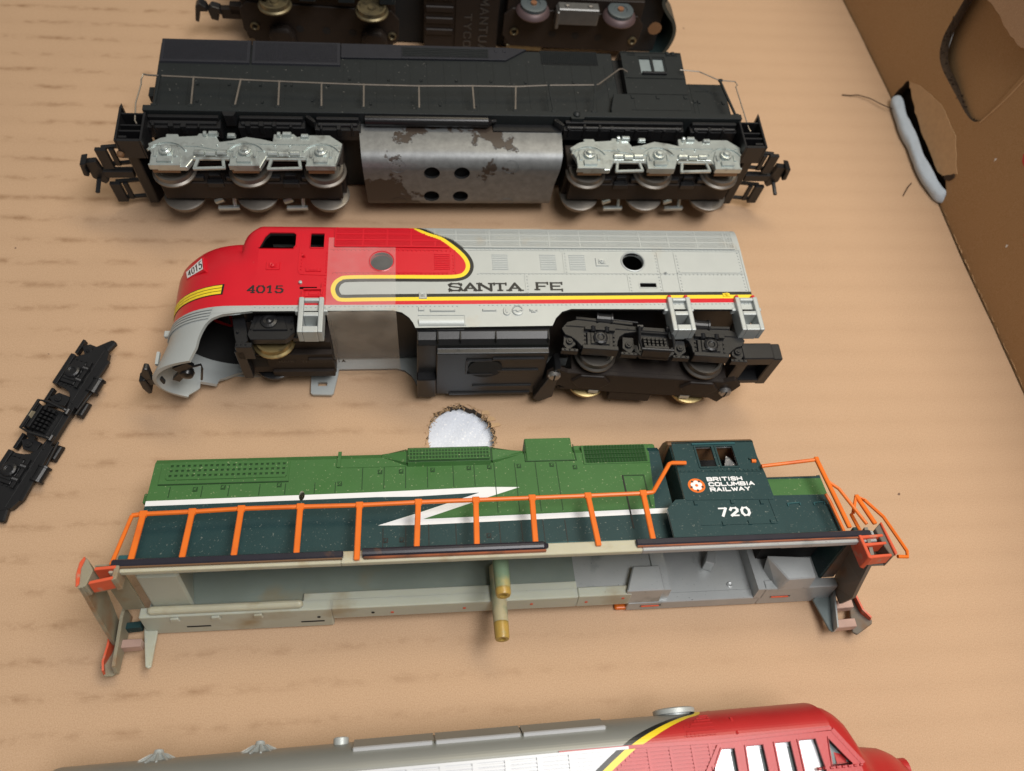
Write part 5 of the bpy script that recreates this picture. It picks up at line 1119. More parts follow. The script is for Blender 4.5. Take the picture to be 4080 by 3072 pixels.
# emblem and lettering
mb = MB(); mb.v = [(x, y, cz+.006) for x, y in ellipse(14.115, 1.965, .235, .225, 32)]; mb.f = [tuple(range(32))]; mb.m = [0]; em = mb.build('emblem', 'orange', GN, recalc=False)
pet = []
for k in range(5): t = R(90 + 72*k); pet.append(ellipse(14.115 + .095*math.cos(t), 1.965 + .092*math.sin(t), .068, .066, 14))
mb = MB(); flat_union(mb, pet, onz(cz+.012)); mb.build('emblem_flower', 'white', em)
mb = MB(); mb.v = [(x, y, cz+.018) for x, y in ellipse(14.115, 1.965, .042, .042, 14)]; mb.f = [tuple(range(14))]; mb.m = [0]; mb.build('emblem_centre', 'orange', em, recalc=False)
for k in range(5):
    t = R(54 + 72*k); c = (14.115 + .165*math.cos(t), 1.965 + .16*math.sin(t)); mb = MB(); mb.v = [(x, y, cz+.010) for x, y in ellipse(*c, .03, .03, 10)]; mb.f = [tuple(range(10))]; mb.m = [0]; mb.build('emblem_dot', 'teal', em, recalc=False)
mb = MB()
for txt, y, n in (('BRITISH', 2.105, 7), ('COLUMBIA', 1.94, 8), ('RAILWAY', 1.775, 7)):
    flat_union(mb, word_polys(txt, 14.46 + (.01 if y < 2 else 0), y, .125, .098, .046, .036, widths={'I': .25, 'M': 1.15, 'W': 1.25}), onz(cz+.006))
mb.build('lettering', 'white', GN)
mb = MB(); flat_union(mb, word_polys('720', 14.53, 1.01, .19, .225, .115, .07, True), onz(cz+.006)); mb.build('lettering', 'white', GN)
# short hood
np_ = [(.30, 2.75), (2.44, 2.75), (2.55, 2.62), (2.55, .88), (2.44, .75), (.3, .75)]
mb = MB(); sheet(mb, [(16.12, .30), (17.95, .30), (17.95, 2.44), (16.12, 2.44)], onz(2.75), (), [([(16.0, 1.87), (18, 1.84), (18, 2.38), (16, 2.40)], 1)]); mb.build('short_hood_side', ['teal', 'green'], GN, solid=.09, off=-1, inner='silver_over', recalc=False)
mb = MB(); mb.prism([(2.435, 2.75), (2.55, 2.62), (2.55, .88), (2.44, .75), (2.35, .85), (2.45, 1.0), (2.45, 2.5), (2.36, 2.66)], 16.12, 17.95, 'x'); mb.build('short_hood_top', 'teal', GN, bevel=.015)
mb = MB(); mb.box((17.88, .3, .8), (17.97, 2.5, 2.72)); mb.build('short_hood_front', 'teal', GN)
for a, b in ((16.7, 17.05), (17.45, 17.75)):
    mb = MB(); mb.bar((a, 1.58, 2.765), (b, 1.60, 2.765), .03, .03); mb.bar((a, 1.5, 2.765), (a, 1.59, 2.765), .03, .03); mb.bar((b, 1.52, 2.765), (b, 1.61, 2.765), .03, .03); mb.build('door_handle', 'teal_clean', GN)
# deck: near and far planks, joined by the ends
mb = MB()
def plank(x0, x1, z0, z1, k, name='deck'):
    mb = MB(); mb.box((x0, .0, z0), (x1, .28, z1)); return mb.build(name, k, GN, bevel=.025)
def near_plank(x0, x1, k):
    mb = MB(); mb.prism([(-.02, 3.27), (-.02, 3.43), (.29, 3.43), (.54, 2.78), (.48, 2.70)], x0, x1, 'x'); mb.build('deck', k, GN, bevel=.02)
near_plank(-.30, 4.9, 'cream'); near_plank(4.9, 12.2, 'cream'); near_plank(12.2, 18.35, 'silver_over')
plank(-.30, 4.45, .0, .98, 'cream_grey'); plank(4.45, 10.95, .40, .98, 'cream_grey'); plank(10.95, 12.42, .40, 1.0, 'cream_grey'); plank(12.42, 16.2, .0, .42, 'silver_over'); plank(16.2, 18.35, .0, .90, 'silver_over')
mb = MB(); mb.box((3.72, .01, .80), (10.95, .48, .976)); mb.build('inner_ledge', 'cream_grey', GN, bevel=.03, seg=2)
mb = MB(); mb.box((-.1, .05, .80), (3.74, .26, 1.14)); mb.build('inner_ledge', 'cream', GN, bevel=.12, seg=3)
for a, b, k in ((-.10, 3.7, 'cavity'), (3.7, 10.95, 'cavity'), (10.95, 13.2, 'silver_over'), (16.1, 17.9, 'silver_over')):
    mb = MB(); mb.box((a, .2, .75), (b, 3.3, .86)); mb.build('inner_wall', k, GN)
mb = MB(); mb.prism([(-.02, .28), (1.0, .28), (.75, 1.5), (-.02, 1.8)], .85, 2.6); mb.build('inner_end', 'cream_grey', GN, bevel=.06)
mb = MB(); mb.prism([(12.25, .02), (13.3, .02), (13.3, .75), (12.55, .75)], .40, 1.15); mb.build('inner_block', 'silver_over', GN, bevel=.03)
mb = MB(); mb.box((13.15, .1, .40), (13.54, 2.6, .95)); mb.build('inner_rib', 'silver_over', GN)
mb = MB(); mb.box((16.02, .0, .36), (16.26, 2.4, .90)); mb.build('inner_rib', 'silver_over', GN)
mb = MB(); mb.add([(16.55, -.02, .80), (17.5, -.02, .88), (17.5, .02, 1.45), (16.72, .02, 1.40), (16.35, .62, .75), (17.5, .62, .75), (17.5, .62, 1.5), (16.3, .75, 1.45)], [(0,1,2,3), (0,3,7,4), (3,2,6,7), (0,4,5,1), (4,7,6,5), (1,5,6,2)]); mb.build('step_well', 'silver_over', GN, bevel=.03)
mb = MB(); mb.prism([(14.75, .95), (15.0, .85), (15.15, 1.25), (14.9, 1.3)], .40, .85); mb.build('inner_rib', 'silver_over', GN, bevel=.02)
mb = MB(); mb.box((16.2, .95, .87), (17.9, 2.3, 2.62)); mb.build('nose_cavity', 'dark', GN)
mb = MB(); mb.lathe([(.09, .395), (.09, .43), (.07, .44), (.01, .42)], (15.45, .42, 0), 'z', 14); mb.build('moulding_mark', 'silver_over', GN)
for x, z, l in ((.74, .34, .6), (3.62, .30, .6), (12.78, .24, .6), (16.5, .42, .6)):
    mb = MB(); mb.box((x, -.004, z-.035), (x+l, .02, z+.035)); sl = mb.build('deck_slot', 'dark' if x < 5 else 'blackp', GN)
    if x > 5: mb = MB(); mb.box((x+.03, -.03, z-.028), (x+l-.06, .01, z+.02)); mb.build('rail_tab', 'orange_red', sl, bevel=.01)
for x in (.55, 1.55, 2.6): mb = MB(); mb.prism([(x-.13, .70), (x+.13, .74), (x+.10, .92), (x-.1, .90)], -.05, .02, 'y'); mb.build('moulded_lug', 'cream_grey', GN, bevel=.02)
for x, z in ((6.0, .62), (7.9, .66), (9.7, .70), (11.2, .66), (4.1, .55), (5.5, .66), (12.2, .78)): mb = MB(); mb.lathe([(.045, -.012), (.04, .02)], (x, 0, z), 'y', 10); mb.build('rail_pin', 'orange_red' if x > 5.6 else 'dark', GN)
mb = MB(); mb.prism([(12.15, -.05), (12.6, -.05), (12.6, .09), (12.15, .09), (12.1, .02)], .03, .2, 'y'); mb.build('rail_end', 'orange', GN, bevel=.04, seg=2)
# black and orange edge trim of the walkway
for a, b, big in ((-.26, 4.95, 0), (5.40, 9.86, 1), (12.05, 18.22, 0)):
    mb = MB()
    if big:
        mb.cyl((a, .20, 3.47), (b-.12, .20, 3.47), .115, n=12); mb.cyl((b-.12, .2, 3.47), (b, .2, 3.47), .115, .05, n=12); mb.build('walkway_edge', 'inkblack', GN)
        mb = MB(); mb.box((a+.02, .045, 3.36), (b-.06, .095, 3.52)); mb.build('walkway_trim', 'rust_trim', GN, bevel=.02)
    else:
        mb.box((a, .09, 3.36), (b, .27, 3.53)); mb.build('walkway_edge', 'inkblack', GN, bevel=.03)
        mb = MB(); mb.box((a+.02, .06, 3.38), (b-.02, .088, 3.50)); mb.build('walkway_trim', 'brown_edge' if a < 5 else 'rust_trim', GN)
# pegs
for x, z, y1, s in ((8.77, 2.46, -.57, 0), (8.80, 1.06, -1.09, 1)):
    mb = MB(); ym = y1 + (.16 if s == 0 else .42); mb.lathe([(.21, .48 if s == 0 else .95), (.205, .2), (.197, ym)], (x, 0, z), 'y', 20, 0); mb.lathe([(.198, ym+.02), (.19, y1+.05), (.17, y1), (.09, y1), (.08, y1+.2), (.01, y1+.2)], (x, 0, z), 'y', 20, 1); pg = mb.build('mounting_peg', ['peg_green' if s == 0 else 'peg', 'amber'], GN, smooth=True)
# end steps and pilots, left
def flat(name, pts, z0, z1, k, bev=.015): 
    mb = MB(); mb.prism(pts, z0, z1); return mb.build(name, k, GN, bevel=bev)
mb = MB(); mb.add([(-.82, .28, 3.5), (-.76, -.40, 3.5), (-.80, -.46, 2.4), (-.84, -.48, 1.4), (-.95, -.40, .35), (-1.0, .2, .35), (-.85, .28, 2.0)], [(0, 1, 2, 6), (6, 2, 3, 4, 5)]); mb.build('pilot', 'cream_b', GN, solid=.09, off=0)
mb = MB(); mb.box((-.72, .28, .9), (-.2, .32, 3.2)); mb.build('end_platform', 'cream_b', GN)
flat('step_side', [(-.93, .20), (-.86, .36), (-.78, .30), (-.60, .02), (-.66, -.36), (-.82, -.42), (-.90, -.1)], 3.05, 3.52, 'cream_b')
flat('step_edge', [(-.93, .20), (-.86, .36), (-.82, .30), (-.86, .06), (-.80, -.34), (-.86, -.40), (-.93, -.1)], 3.50, 3.56, 'orange_red')
flat('step_side', [(-.16, .12), (-.05, .12), (-.05, -.22), (-.16, -.26)], 3.0, 3.52, 'cream_b')
flat('step_tread', [(-.58, .0), (-.12, .03), (-.12, .11), (-.56, .08)], 3.1, 3.54, 'orange_red'); flat('step_tread', [(-.62, -.34), (-.12, -.24), (-.12, -.16), (-.60, -.26)], 3.1, 3.54, 'orange_red')
flat('step_back', [(-.62, -.3), (-.12, -.2), (-.12, .1), (-.6, .1)], 3.0, 3.08, 'cream_b')
flat('step_side', [(-1.02, .1), (-.92, .42), (-.80, .42), (-.80, -1.02), (-.92, -1.10), (-1.10, -1.10), (-1.26, -.84), (-1.16, -.8), (-1.06, -.5)], .05, .14, 'cream_b')
mb = MB(); mb.add([(-1.02, -.05, .12), (-1.06, -.5, .12), (-1.18, -.82, .12), (-1.10, -1.06, .12), (-1.02, -.05, .65), (-1.04, -.5, .55), (-1.12, -.82, .4), (-1.08, -1.04, .35)], [(0,1,5,4), (1,2,6,5), (2,3,7,6)]); mb.build('step_face', 'orange_red', GN, solid=.05, off=0)
mb = MB(); mb.prism([(.45, .10), (-1.06, .10), (-1.08, .22), (-1.0, .5), (.2, .75), (.45, .7)], -.84, -.76, 'x'); mb.build('step_plate', 'cream_b', GN)
flat('step_tread', [(-.80, .0), (-.40, .03), (-.40, .2), (-.80, .17)], .12, .40, 'teal'); flat('step_tread', [(-.80, -.50), (-.30, -.48), (-.30, -.28), (-.80, -.28)], .12, .40, 'pink_grey')
mb = MB(); mb.prism([(-.45, .45), (-.02, .05), (-.0, -.94), (-.06, -.98), (-.14, -.94), (-.36, .0)], .12, .20); mb.build('step_bracket', 'cream_grey', GN, bevel=.015)
# right end
mb = MB(); mb.add([(18.15, .35, 3.5), (18.05, -.5, 3.4), (18.15, -.6, 2.4), (18.35, -.6, 1.4), (18.45, -.35, .5), (18.5, .3, .4), (18.25, .4, 2.0)], [(0, 1, 2, 6), (6, 2, 3, 4, 5)]); mb.build('pilot', 'brown_grey', GN, solid=.09, off=0)
mb = MB(); mb.box((17.95, .28, .9), (18.3, .32, 3.2)); mb.build('end_platform', 'brown_grey', GN)
flat('step_side', [(18.38, .30), (18.58, .46), (18.62, .3), (18.60, -.46), (18.5, -.52), (18.42, -.2)], 3.0, 3.5, 'brown_grey')
flat('step_edge', [(18.55, .44), (18.60, .46), (18.66, -.44), (18.58, -.5)], 3.48, 3.56, 'orange_red')
flat('step_side', [(17.84, .12), (17.92, .12), (17.95, -.56), (17.85, -.52)], 3.0, 3.54, 'orange_red')
for y in (.06, -.16, -.50): flat('step_tread', [(17.9, y-.04), (18.5, y), (18.5, y+.07), (17.9, y+.05)], 3.15, 3.53, 'orange_red')
flat('step_back', [(17.9, .1), (18.5, .1), (18.5, -.5), (17.9, -.5)], 3.0, 3.06, 'brown_grey')
mb = MB(); mb.prism([(18.46, .35), (17.85, -.05), (18.02, -.95), (18.10, -1.02), (18.25, -.6)], .12, .20); mb.build('step_bracket', 'teal_grey', GN, bevel=.015)
mb = MB(); mb.prism([(18.10, -1.02), (18.14, -1.02), (18.52, .35), (18.46, .35)], .18, .5); mb.build('step_plate', 'silver_over', GN)
for y, k in ((.1, 'silver_over'), (-.42, 'pink_grey'), (-.98, 'pink_grey')): flat('step_tread', [(18.40+y*.28, y), (18.98+y*.22, y+.02), (19.0+y*.22, y+.26), (18.48+y*.28, y+.24)], .12, .36, k)
flat('step_side', [(19.05, .46), (19.10, .02), (18.94, -.1), (18.70, -1.02), (18.82, -1.10), (19.36, -.82), (19.40, -.70), (19.16, -.5), (19.14, .3)], .05, .14, 'brown_grey')
mb = MB(); mb.add([(19.12, .0, .12), (19.16, -.5, .12), (19.36, -.72, .12), (19.02, .0, .45), (19.1, -.5, .4), (19.28, -.72, .35)], [(0,1,4,3), (1,2,5,4)]); mb.build('step_face', 'orange_red', GN, solid=.05, off=0)
# orange handrails
TX = [.14, 1.27, 2.42, 3.83, 5.27, 6.73, 8.18, 9.62, 11.08, 12.55]; TY = [1.57, 1.59, 1.63, 1.63, 1.62, 1.65, 1.66, 1.67, 1.68, 1.70]
BX = [.14, 1.27, 2.44, 3.85, 5.26, 6.67, 8.12, 9.56, 11.12, 12.49]; BY = [.2, .24, .24, .24, .02, .26, .26, .26, .14, .24]
mb = MB(); pts = [(-.02-.1, 1.52, 3.36)] + [(x, y-.02, 3.36) for x, y in zip(TX, TY)] + [(12.80, 1.70, 3.36)]
for a, b in zip(pts, pts[1:]): pass
mb.tube(pts + [(12.84, 1.72, 3.36), (13.46, 2.58, 3.36), (13.56, 2.62, 3.35), (13.95, 2.64, 3.30)], .058, 8); mb.build('handrail', 'orange', GN, smooth=True)
for x, y, xb, yb in zip(TX, TY, BX, BY):
    mb = MB(); mb.bar((xb + random.uniform(-.015, .015), yb, 3.47), (x, y+.02, 3.38), .14, .085); mb.bar((x-.0, y-.12, 3.385), (x, y+.05, 3.38), .19, .10); mb.build('stanchion', 'orange', GN, bevel=.02)
mb = MB(); mb.bar((-.12, 1.52, 3.36), (-.26, .15, 3.46), .09, .08); mb.build('stanchion', 'orange', GN, bevel=.02)
mb = MB(); mb.tube([(16.05, 2.46, 3.30), (17.68, 2.60, 3.34)], .052, 8); mb.build('handrail', 'orange', GN, smooth=True)
mb = MB(); mb.bar((17.66, 2.64, 3.36), (17.76, .40, 3.42), .12, .09); mb.bar((17.60, 2.62, 3.36), (17.73, 2.62, 3.36), .1, .1); mb.build('stanchion', 'orange', GN, bevel=.02)
mb = MB(); mb.tube([(17.72, 1.85, 3.38), (17.95, 1.62, 3.36), (18.3, .52, 3.36)], .045, 8); mb.build('end_rail', 'orange', GN, smooth=True)
mb = MB(); mb.tube([(17.74, 1.7, 3.0), (17.85, 1.5, 2.9), (17.9, .5, 2.9)], .045, 8); mb.build('end_rail', 'orange', GN, smooth=True)
mb = MB(); mb.bar((18.36, 1.42, 3.34), (18.52, .50, 3.38), .12, .09); mb.build('stanchion', 'orange', GN, bevel=.02)
mb = MB(); mb.tube([(18.16, .95, 3.2), (18.36, 1.40, 3.34), (18.55, 1.25, 3.34), (18.86, .72, 3.34), (19.06, -.30, 3.36), (19.0, -.46, 3.36), (18.72, -.46, 3.4)], .048, 8); mb.build('end_rail', 'orange', GN, smooth=True)
mb = MB(); mb.bar((18.16, 1.0, 3.1), (18.22, .4, 3.1), .09, .08); mb.build('stanchion', 'orange', GN, bevel=.02)
mb = MB(); mb.box((18.05, .35, 2.9), (18.25, .6, 3.1)); mb.build('rail_socket', 'teal', GN, bevel=.02)
mb = MB(); mb.box((-.22, .28, 3.1), (.05, .5, 3.3)); mb.build('rail_socket', 'teal_clean', GN, bevel=.02)

# ================================================================== SILVER LOCOMOTIVE WITH RED CAB, front edge of the picture
BT = thing('locomotive', (9.20611, 1.08139, 0.0), (0, 0, 1.285), 'grey roofed model locomotive with a red windowed cab, lying nearest to the viewer', 'model locomotive')
BP = [(-2.9, 3.12), (-2.6, 3.30), (-.02, 3.30), (0.0, 3.26)] + [(.72*math.sin(a)**.9, 1.65 + 1.61*max(0, math.cos(a))**.8) for a in [R(6 + 84*i/20) for i in range(21)]]
BS = [0]
for a, b in zip(BP, BP[1:]): BS.append(BS[-1] + math.dist(a, b))
S_0 = BS[2]
def bm_(x, s, o=0.0):
    s = s + S_0
    for i in range(len(BS)-1):
        if s <= BS[i+1] or i == len(BS)-2:
            t = max(0, min(1, (s-BS[i])/(BS[i+1]-BS[i]))); a, b = BP[i], BP[i+1]; dy, dz = b[0]-a[0], b[1]-a[1]; l = math.hypot(dy, dz)
            return (x, a[0]+dy*t - dz/l*o, a[1]+dz*t + dy/l*o)
def ssv(yv):
    """sideways height at z 3.3 -> length along the shell, looking almost straight down"""
    if yv <= 0: return yv
    for i in range(400):
        p = bm_(0, i*.01)
        if p[1] - .1*(3.3 - p[2]) >= yv: return i*.01
    return 1.2
STB = BS[-1] - S_0
YB = smooth_path([(-2.55, STB), (-2.75, ssv(.56)), (-3.15, ssv(.49)), (-3.6, ssv(.37)), (-4.0, ssv(.22)), (-4.35, ssv(.07)), (-4.58, 0.0), (-4.86, -.18), (-5.2, -.41), (-5.6, -.72), (-6.4, -1.5), (-7.5, -3.0)], 4)
y1, y2 = offset_line(YB, -.13), offset_line(YB, -.24)
winp = [[(-2.66, -.17), (-2.34, -.18), (-2.36, -.95), (-3.15, -.95)][::-1], [(-2.10, -.16), (-1.67, -.16), (-1.66, -.95), (-2.15, -.95)][::-1], [(-1.42, -.15), (-1.02, -.15), (-1.01, -.95), (-1.44, -.95)][::-1], [(-.86, -.14), (-.42, -.14), (-.33, -.95), (-.87, -.95)][::-1], [(-.14, -.15), (.26, -.66), (.28, -.72), (-.20, -.72)][::-1]]
outl = [(-17, -2.95), (.45, -2.95), (.50, -.75), (.02, .0), (.0, ssv(.3)), (-.02, STB), (-17, STB)]
redp = [(.8, -3.2), (.8, STB+.2)] + [(-2.5, STB+.2)] + YB + [(-7.5, -3.2)]
roofp = [(-17.5, .0), (1, .0), (1, STB+.3), (-17.5, STB+.3)]
mb = MB(); sheet(mb, outl, bm_, winp, [(roofp, 1), (redp, 2), (YB + y1[::-1], 3), (y1 + y2[::-1], 4)], [((-17, s-S_0), (.6, s-S_0)) for s in BS[1:-1]])
for f in range(len(mb.f)): mb.f[f] = mb.f[f]
mb.build('body_side', ['lit_side', 'grey_roof', 'red_b', 'yellow', 'blackp'], BT, solid=.09, off=-1, inner='dark', recalc=False)
mb = MB(); mirb = lambda x, s, o=0: (lambda p: (p[0], p[1], 3.3 - p[2]))(bm_(x, s, o)); sheet(mb, outl, mirb, [], [(redp, 1)], [((-17, s-S_0), (.6, s-S_0)) for s in BS[1:-1]]); mb.build('far_side', ['grey_roof', 'red_b'], BT, solid=.09, off=1, inner='dark', recalc=False)
mb = MB(); mb.box((-17.05, -2.9, .1), (-16.9, .3, 3.2)); mb.build('rear_wall', 'grey_roof', BT, bevel=.05)
mb = MB(); mb.box((-16.5, -2.2, .3), (.0, -1.2, 2.9)); mb.build('chassis', 'black', BT)
# nose in front of the cab
rows = []
for i in range(17):
    t = i/16; x = -.02 + 2.52*t
    yt = lerp([(-.1, .66), (.25, .60), (.55, .42), (.75, .10), (.95, -.33), (1.3, -.36), (1.75, -.42), (2.05, -.56), (2.3, -.74), (2.5, -1.15)], x)
    hw = lerp([(-.1, 1.60), (.3, 1.60), (.8, 1.52), (1.2, 1.42), (1.6, 1.26), (2.0, 1.0), (2.3, .7), (2.5, .35)], x); yb = -2.9 + (.8 if x > 2.3 else 0)
    e = lerp([(-.1, .45), (.6, .5), (1.1, .75), (2.5, .9)], x)
    rows.append([(x, yb + (yt-yb)*math.sin(math.pi*k/24)**e, 1.65 + hw*math.copysign(abs(math.cos(math.pi*k/24))**e, math.cos(math.pi*k/24))) for k in range(25)])
mb = MB(); mb.grid(rows); mb.f.append(tuple(range(16*25, 17*25))); mb.m.append(0); o = mb.build('nose', 'red_b', BT, smooth=True, auto=50)
mb = MB(); mb.lathe([(.26, -.1), (.26, .14), (.2, .16), (.02, .12)], (2.3, -.95, 1.65), 'x', 18); mb.build('headlight', 'red_b', BT, smooth=True)
# windows: panes with white glare put into their colour, behind the frames
for k, wq in enumerate(winp):
    mb = MB(); mb.v = [(x, y, 3.17) for x, y in wq]; mb.f = [tuple(range(len(wq)))]; mb.m = [0]
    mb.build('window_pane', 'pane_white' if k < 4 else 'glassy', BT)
    mb = MB(); xs = [p[0] for p in wq]; mb.box((max(xs)-.07 if k < 4 else max(xs)-.06, -.9, 3.175), (max(xs)-.0, -.26 if k < 4 else -.6, 3.19)); mb.build('pane_shade_strip', 'glassy', BT)  # dark strip on each pane: shade inside the window put into the colour
    mb = MB(); ridge(mb, wq + wq[:2], lambda x, y, o=0.0: (x, y, 3.3+o), .035, .035); mb.build('window_frame', 'red_b', BT)
mb = MB(); ridge(mb, [(-6.3, .03), (-4.7, .02), (-2.66, -.03), (.0, .03)], lambda x, y, o=0.0: (x, y - .0, 3.285 + o), .07, .04); mb.build('drip_rail', 'red_b', BT)
mb = MB(); ridge(mb, [(-16.9, .02), (-9.8, .01), (-4.75, .01)], lambda x, y, o=0.0: (x, y, 3.28 + o), .06, .05); mb.build('drip_rail', 'lit_side', BT)
mb = MB(); ridge(mb, [(.02, .0), (.55, -.74)], lambda x, y, o=0.0: (x, y, 3.25+o), .10, .06); mb.build('windscreen_post', 'red_b', BT)
mb = MB()
for k in range(8): mb.chamfer((-.55 + .14*k, -.80, 3.27), (-.45 + .14*k, -.73, 3.34), .02)
o = mb.build('louvre', 'red_b', BT); tag(o, kind='stuff')
# fluted side panels
rd = MB(); wd = MB()
for j in range(9):
    y = -.09 - .075*j
    xr = None
    for a, b in zip(y2, y2[1:]):
        if (a[1]-y)*(b[1]-y) <= 0 and a[1] != b[1]: xr = a[0] + (b[0]-a[0])*(y-a[1])/(b[1]-a[1])
    xr = xr or -5; xl = xr; 
    mb = wd; ridge(mb, [(-16.8, y), (xr-.05, y)], lambda x, y, o=0.0: (x, y, 3.3+o), .045, .03)
    ridge(rd, [(xr+.52, y), (-2.8 - .6*max(0, (-y-.17)), y)], lambda x, y, o=0.0: (x, y, 3.3+o), .045, .025)
wd.build('fluting', 'lit_side', BT); rd.build('fluting', 'red_b', BT)
for x in (-9.6, -8.9, -8.2, -7.5, -6.8, -6.1): mb = MB(); mb.box((x, -.95, 3.29), (x+.12, -.02, 3.345)); mb.build('side_rib', 'lit_side', BT)
for x in (-4.35, -3.85, -3.35, -2.95): mb = MB(); mb.box((x, -.95, 3.29), (x+.06, -.06, 3.335)); mb.build('side_rib', 'red_b', BT)
mb = MB(); mb.bar((-2.72, -.12, 3.33), (-3.35, -.98, 3.33), .07, .06); mb.build('side_rib', 'red_b', BT)
# roof details
for a, b in ((-10.75, -9.0), (-8.96, -7.05), (-7.02, -5.12)):
    mb = MB(); rows = []
    for s, o in ((ssv(.42), -.02), (ssv(.42), .06), (ssv(.60), .06), (STB, .06)): rows.append([bm_(a, s, o), bm_(b, s, o)])
    mb.grid(rows); h = mb.build('roof_hatch', 'grey_roof', BT)
    mb = MB(); ridge(mb, [(a+.02, ssv(.42)), (b-.03, ssv(.42))], bm_, .05, .075); mb.build('hatch_highlight', 'lit_side', h)  # bright strip: highlight along the hatch edge put into the colour
for x in (-15.02, -12.85):
    mb = MB(); mb.lathe([(.50, .56), (.36, .64), (.22, .72), (.12, .80), (.09, .88), (.02, .90)], (x, 0, 2.2), 'y', 20); vt = mb.build('roof_vent', 'silver', BT, smooth=True)
    mb = MB()
    for k in range(14): t = 2*math.pi*k/14; mb.bar((x+.16*math.cos(t), .78, 2.2+.16*math.sin(t)), (x+.50*math.cos(t), .60, 2.2+.50*math.sin(t)), .04, .05, (0, 1, 0))
    o = mb.build('vent_fins', 'silver', vt); tag(o, kind='stuff')
mb = MB(); mb.lathe([(.17, .5), (.17, .78), (.14, .80), (.01, .80)], (-11.05, 0, 2.4), 'y', 14); mb.build('roof_stack', 'silver', BT, smooth=True)
mb = MB(); mb.lathe([(.40, .5), (.40, .70), (.50, .70), (.50, .80), (.44, .83), (.02, .83)], (-3.22, 0, 2.05), 'y', 32); mb.build('roof_fan', 'silver', BT, smooth=True)
mb = MB()
for s in [ssv(.12) + (ssv(.5)-ssv(.12))*k/6 for k in range(7)]: ridge(mb, [(-3.42 + .9*max(0, s-.2), s), (-2.68, s)], bm_, .02, .02)
for x in [-3.36 + .09*k for k in range(8)]: ridge(mb, [(x, ssv(.10)), (x, ssv(.10)+.26+.04*(x+3.36)*10)], bm_, .02, .02)
o = mb.build('roof_grille', 'red_b', BT); tag(o, kind='stuff')
mb = MB(); ridge(mb, [(-2.2, ssv(.08)), (-2.2, ssv(.4)), (-2.24, STB)], bm_, .05, .03); mb.build('roof_seam', 'red_b', BT)
mb = MB(); mb.prism([(-9.5, .3), (-.3, .3), (-.3, 1.4), (-9.5, 1.4)], -2.9, -2.6, 'y'); mb.build('underframe', 'black', BT)

# ================================================================== BLACK LOCOMOTIVE SEEN FROM BELOW, top edge of the picture
TP = thing('locomotive', (-6.14452, 27.11053, 0.0), (0, 0, 0.22), 'black model locomotive cut by the top edge, showing wheels and underside', 'model locomotive')
mb = MB(); mb.prism([(.75, .1), (.75, 3.5), (3.2, 3.5), (4.2, 2.9), (4.4, 1.8), (4.2, .7), (3.2, .1)], -.55, 15.3, 'x'); mb.build('body', 'dark', TP)
# shell mouth with rounded rim at the right end
mb = MB(); rp_ = smooth_path([(15.3, 3.5), (15.75, 2.95), (15.85, 2.6), (16.1, 2.25), (16.45, 1.85), (16.62, 1.4), (16.6, .9), (16.4, .35), (16.0, .03)], 4)
rows = [[(x, y, z) for x, z in rp_] for y in (.22, .6, 1.2)] + [[(x - .35*(1+.0*z), 2.2, z) for x, z in rp_], [(x - 1.2, 3.2, 1.8 + (z-1.8)*.85) for x, z in rp_]]
mb.grid(rows); mb.build('shell', 'shell_green', TP, solid=.13, off=0, smooth=True, auto=60)
mb = MB(); mb.box((15.0, .7, .1), (16.1, 1.2, 3.2)); mb.build('shell_inside', 'dark', TP)
mb = MB(); mb.lathe([(.28, .2), (.24, .3), (.1, .34)], (15.75, 0, 1.55), 'y', 12); mb.build('lamp_bulb', 'brown_edge', TP, smooth=True)
def top_truck(x0, x1, z0, rim, face, hub, ident):
    pts = [(x0, z0+1.15), (x0, z0+.25), (x0+.35, z0-.25), (x1-.35, z0-.35), (x1, z0+.1), (x1+.05, z0+.9), (x1-.25, z0+1.3), (x0+.3, z0+1.45)]
    mb = MB(); mb.prism(pts, -.06, .05, 'y'); mb.box((x0+.1, .0, z0-.2), (x1-.1, .6, z0+1.9)); t = mb.build('truck', 'black_brown', TP, bevel=.02)
    for x, z in ((x0+.45, z0+.45), (x1-.25, z0+.22)):
        mb = MB(); mb.lathe([(.17, -.04), (.17, -.12), (.12, -.15), (.09, -.12), (.09, -.05), (.01, -.05)], (x, 0, z), 'y', 16); mb.build('rivet', 'brass_dull', t, smooth=True)
    for k in range(3): mb = MB(); x = x0 + (x1-x0)*(.36 + .17*k); mb.lathe([(.15, -.07), (.15, -.062), (.01, -.062)], (x, 0, z0+.38-.05*k), 'y', 16); mb.build('plate_hole', 'dark', t)
    return t
t1 = top_truck(-.45, 5.45, .75, 0, 0, 0, 0)
for x in (1.0, 4.52):
    mb = wheel_bm(.54, 1, (x, -.62 if x < 2 else -.78, 2.62)); mb.build('wheel', 'brass_dull', t1, smooth=True)
    mb = MB(); mb.prism([(x-.5, .45), (x+.5, .4), (x+.48, 1.0), (x+.3, 1.3), (x-.3, 1.32), (x-.52, 1.05)], -.42, .0, 'y'); mb.build('axle_cover', 'black_brown', t1, bevel=.12, seg=2)
mb = MB(); mb.box((-.5, -.5, 2.9), (5.4, .2, 3.2)); mb.build('sideframe', 'black', t1, bevel=.05)
for a in (.2, 1.9, 3.3, 4.8): mb = MB(); mb.chamfer((a, -.75, 2.8), (a+.6, -.3, 3.25), .05); mb.build('journal_box', 'slate', t1, bevel=.03)
t2 = top_truck(9.55, 15.1, .95, 0, 0, 0, 0)
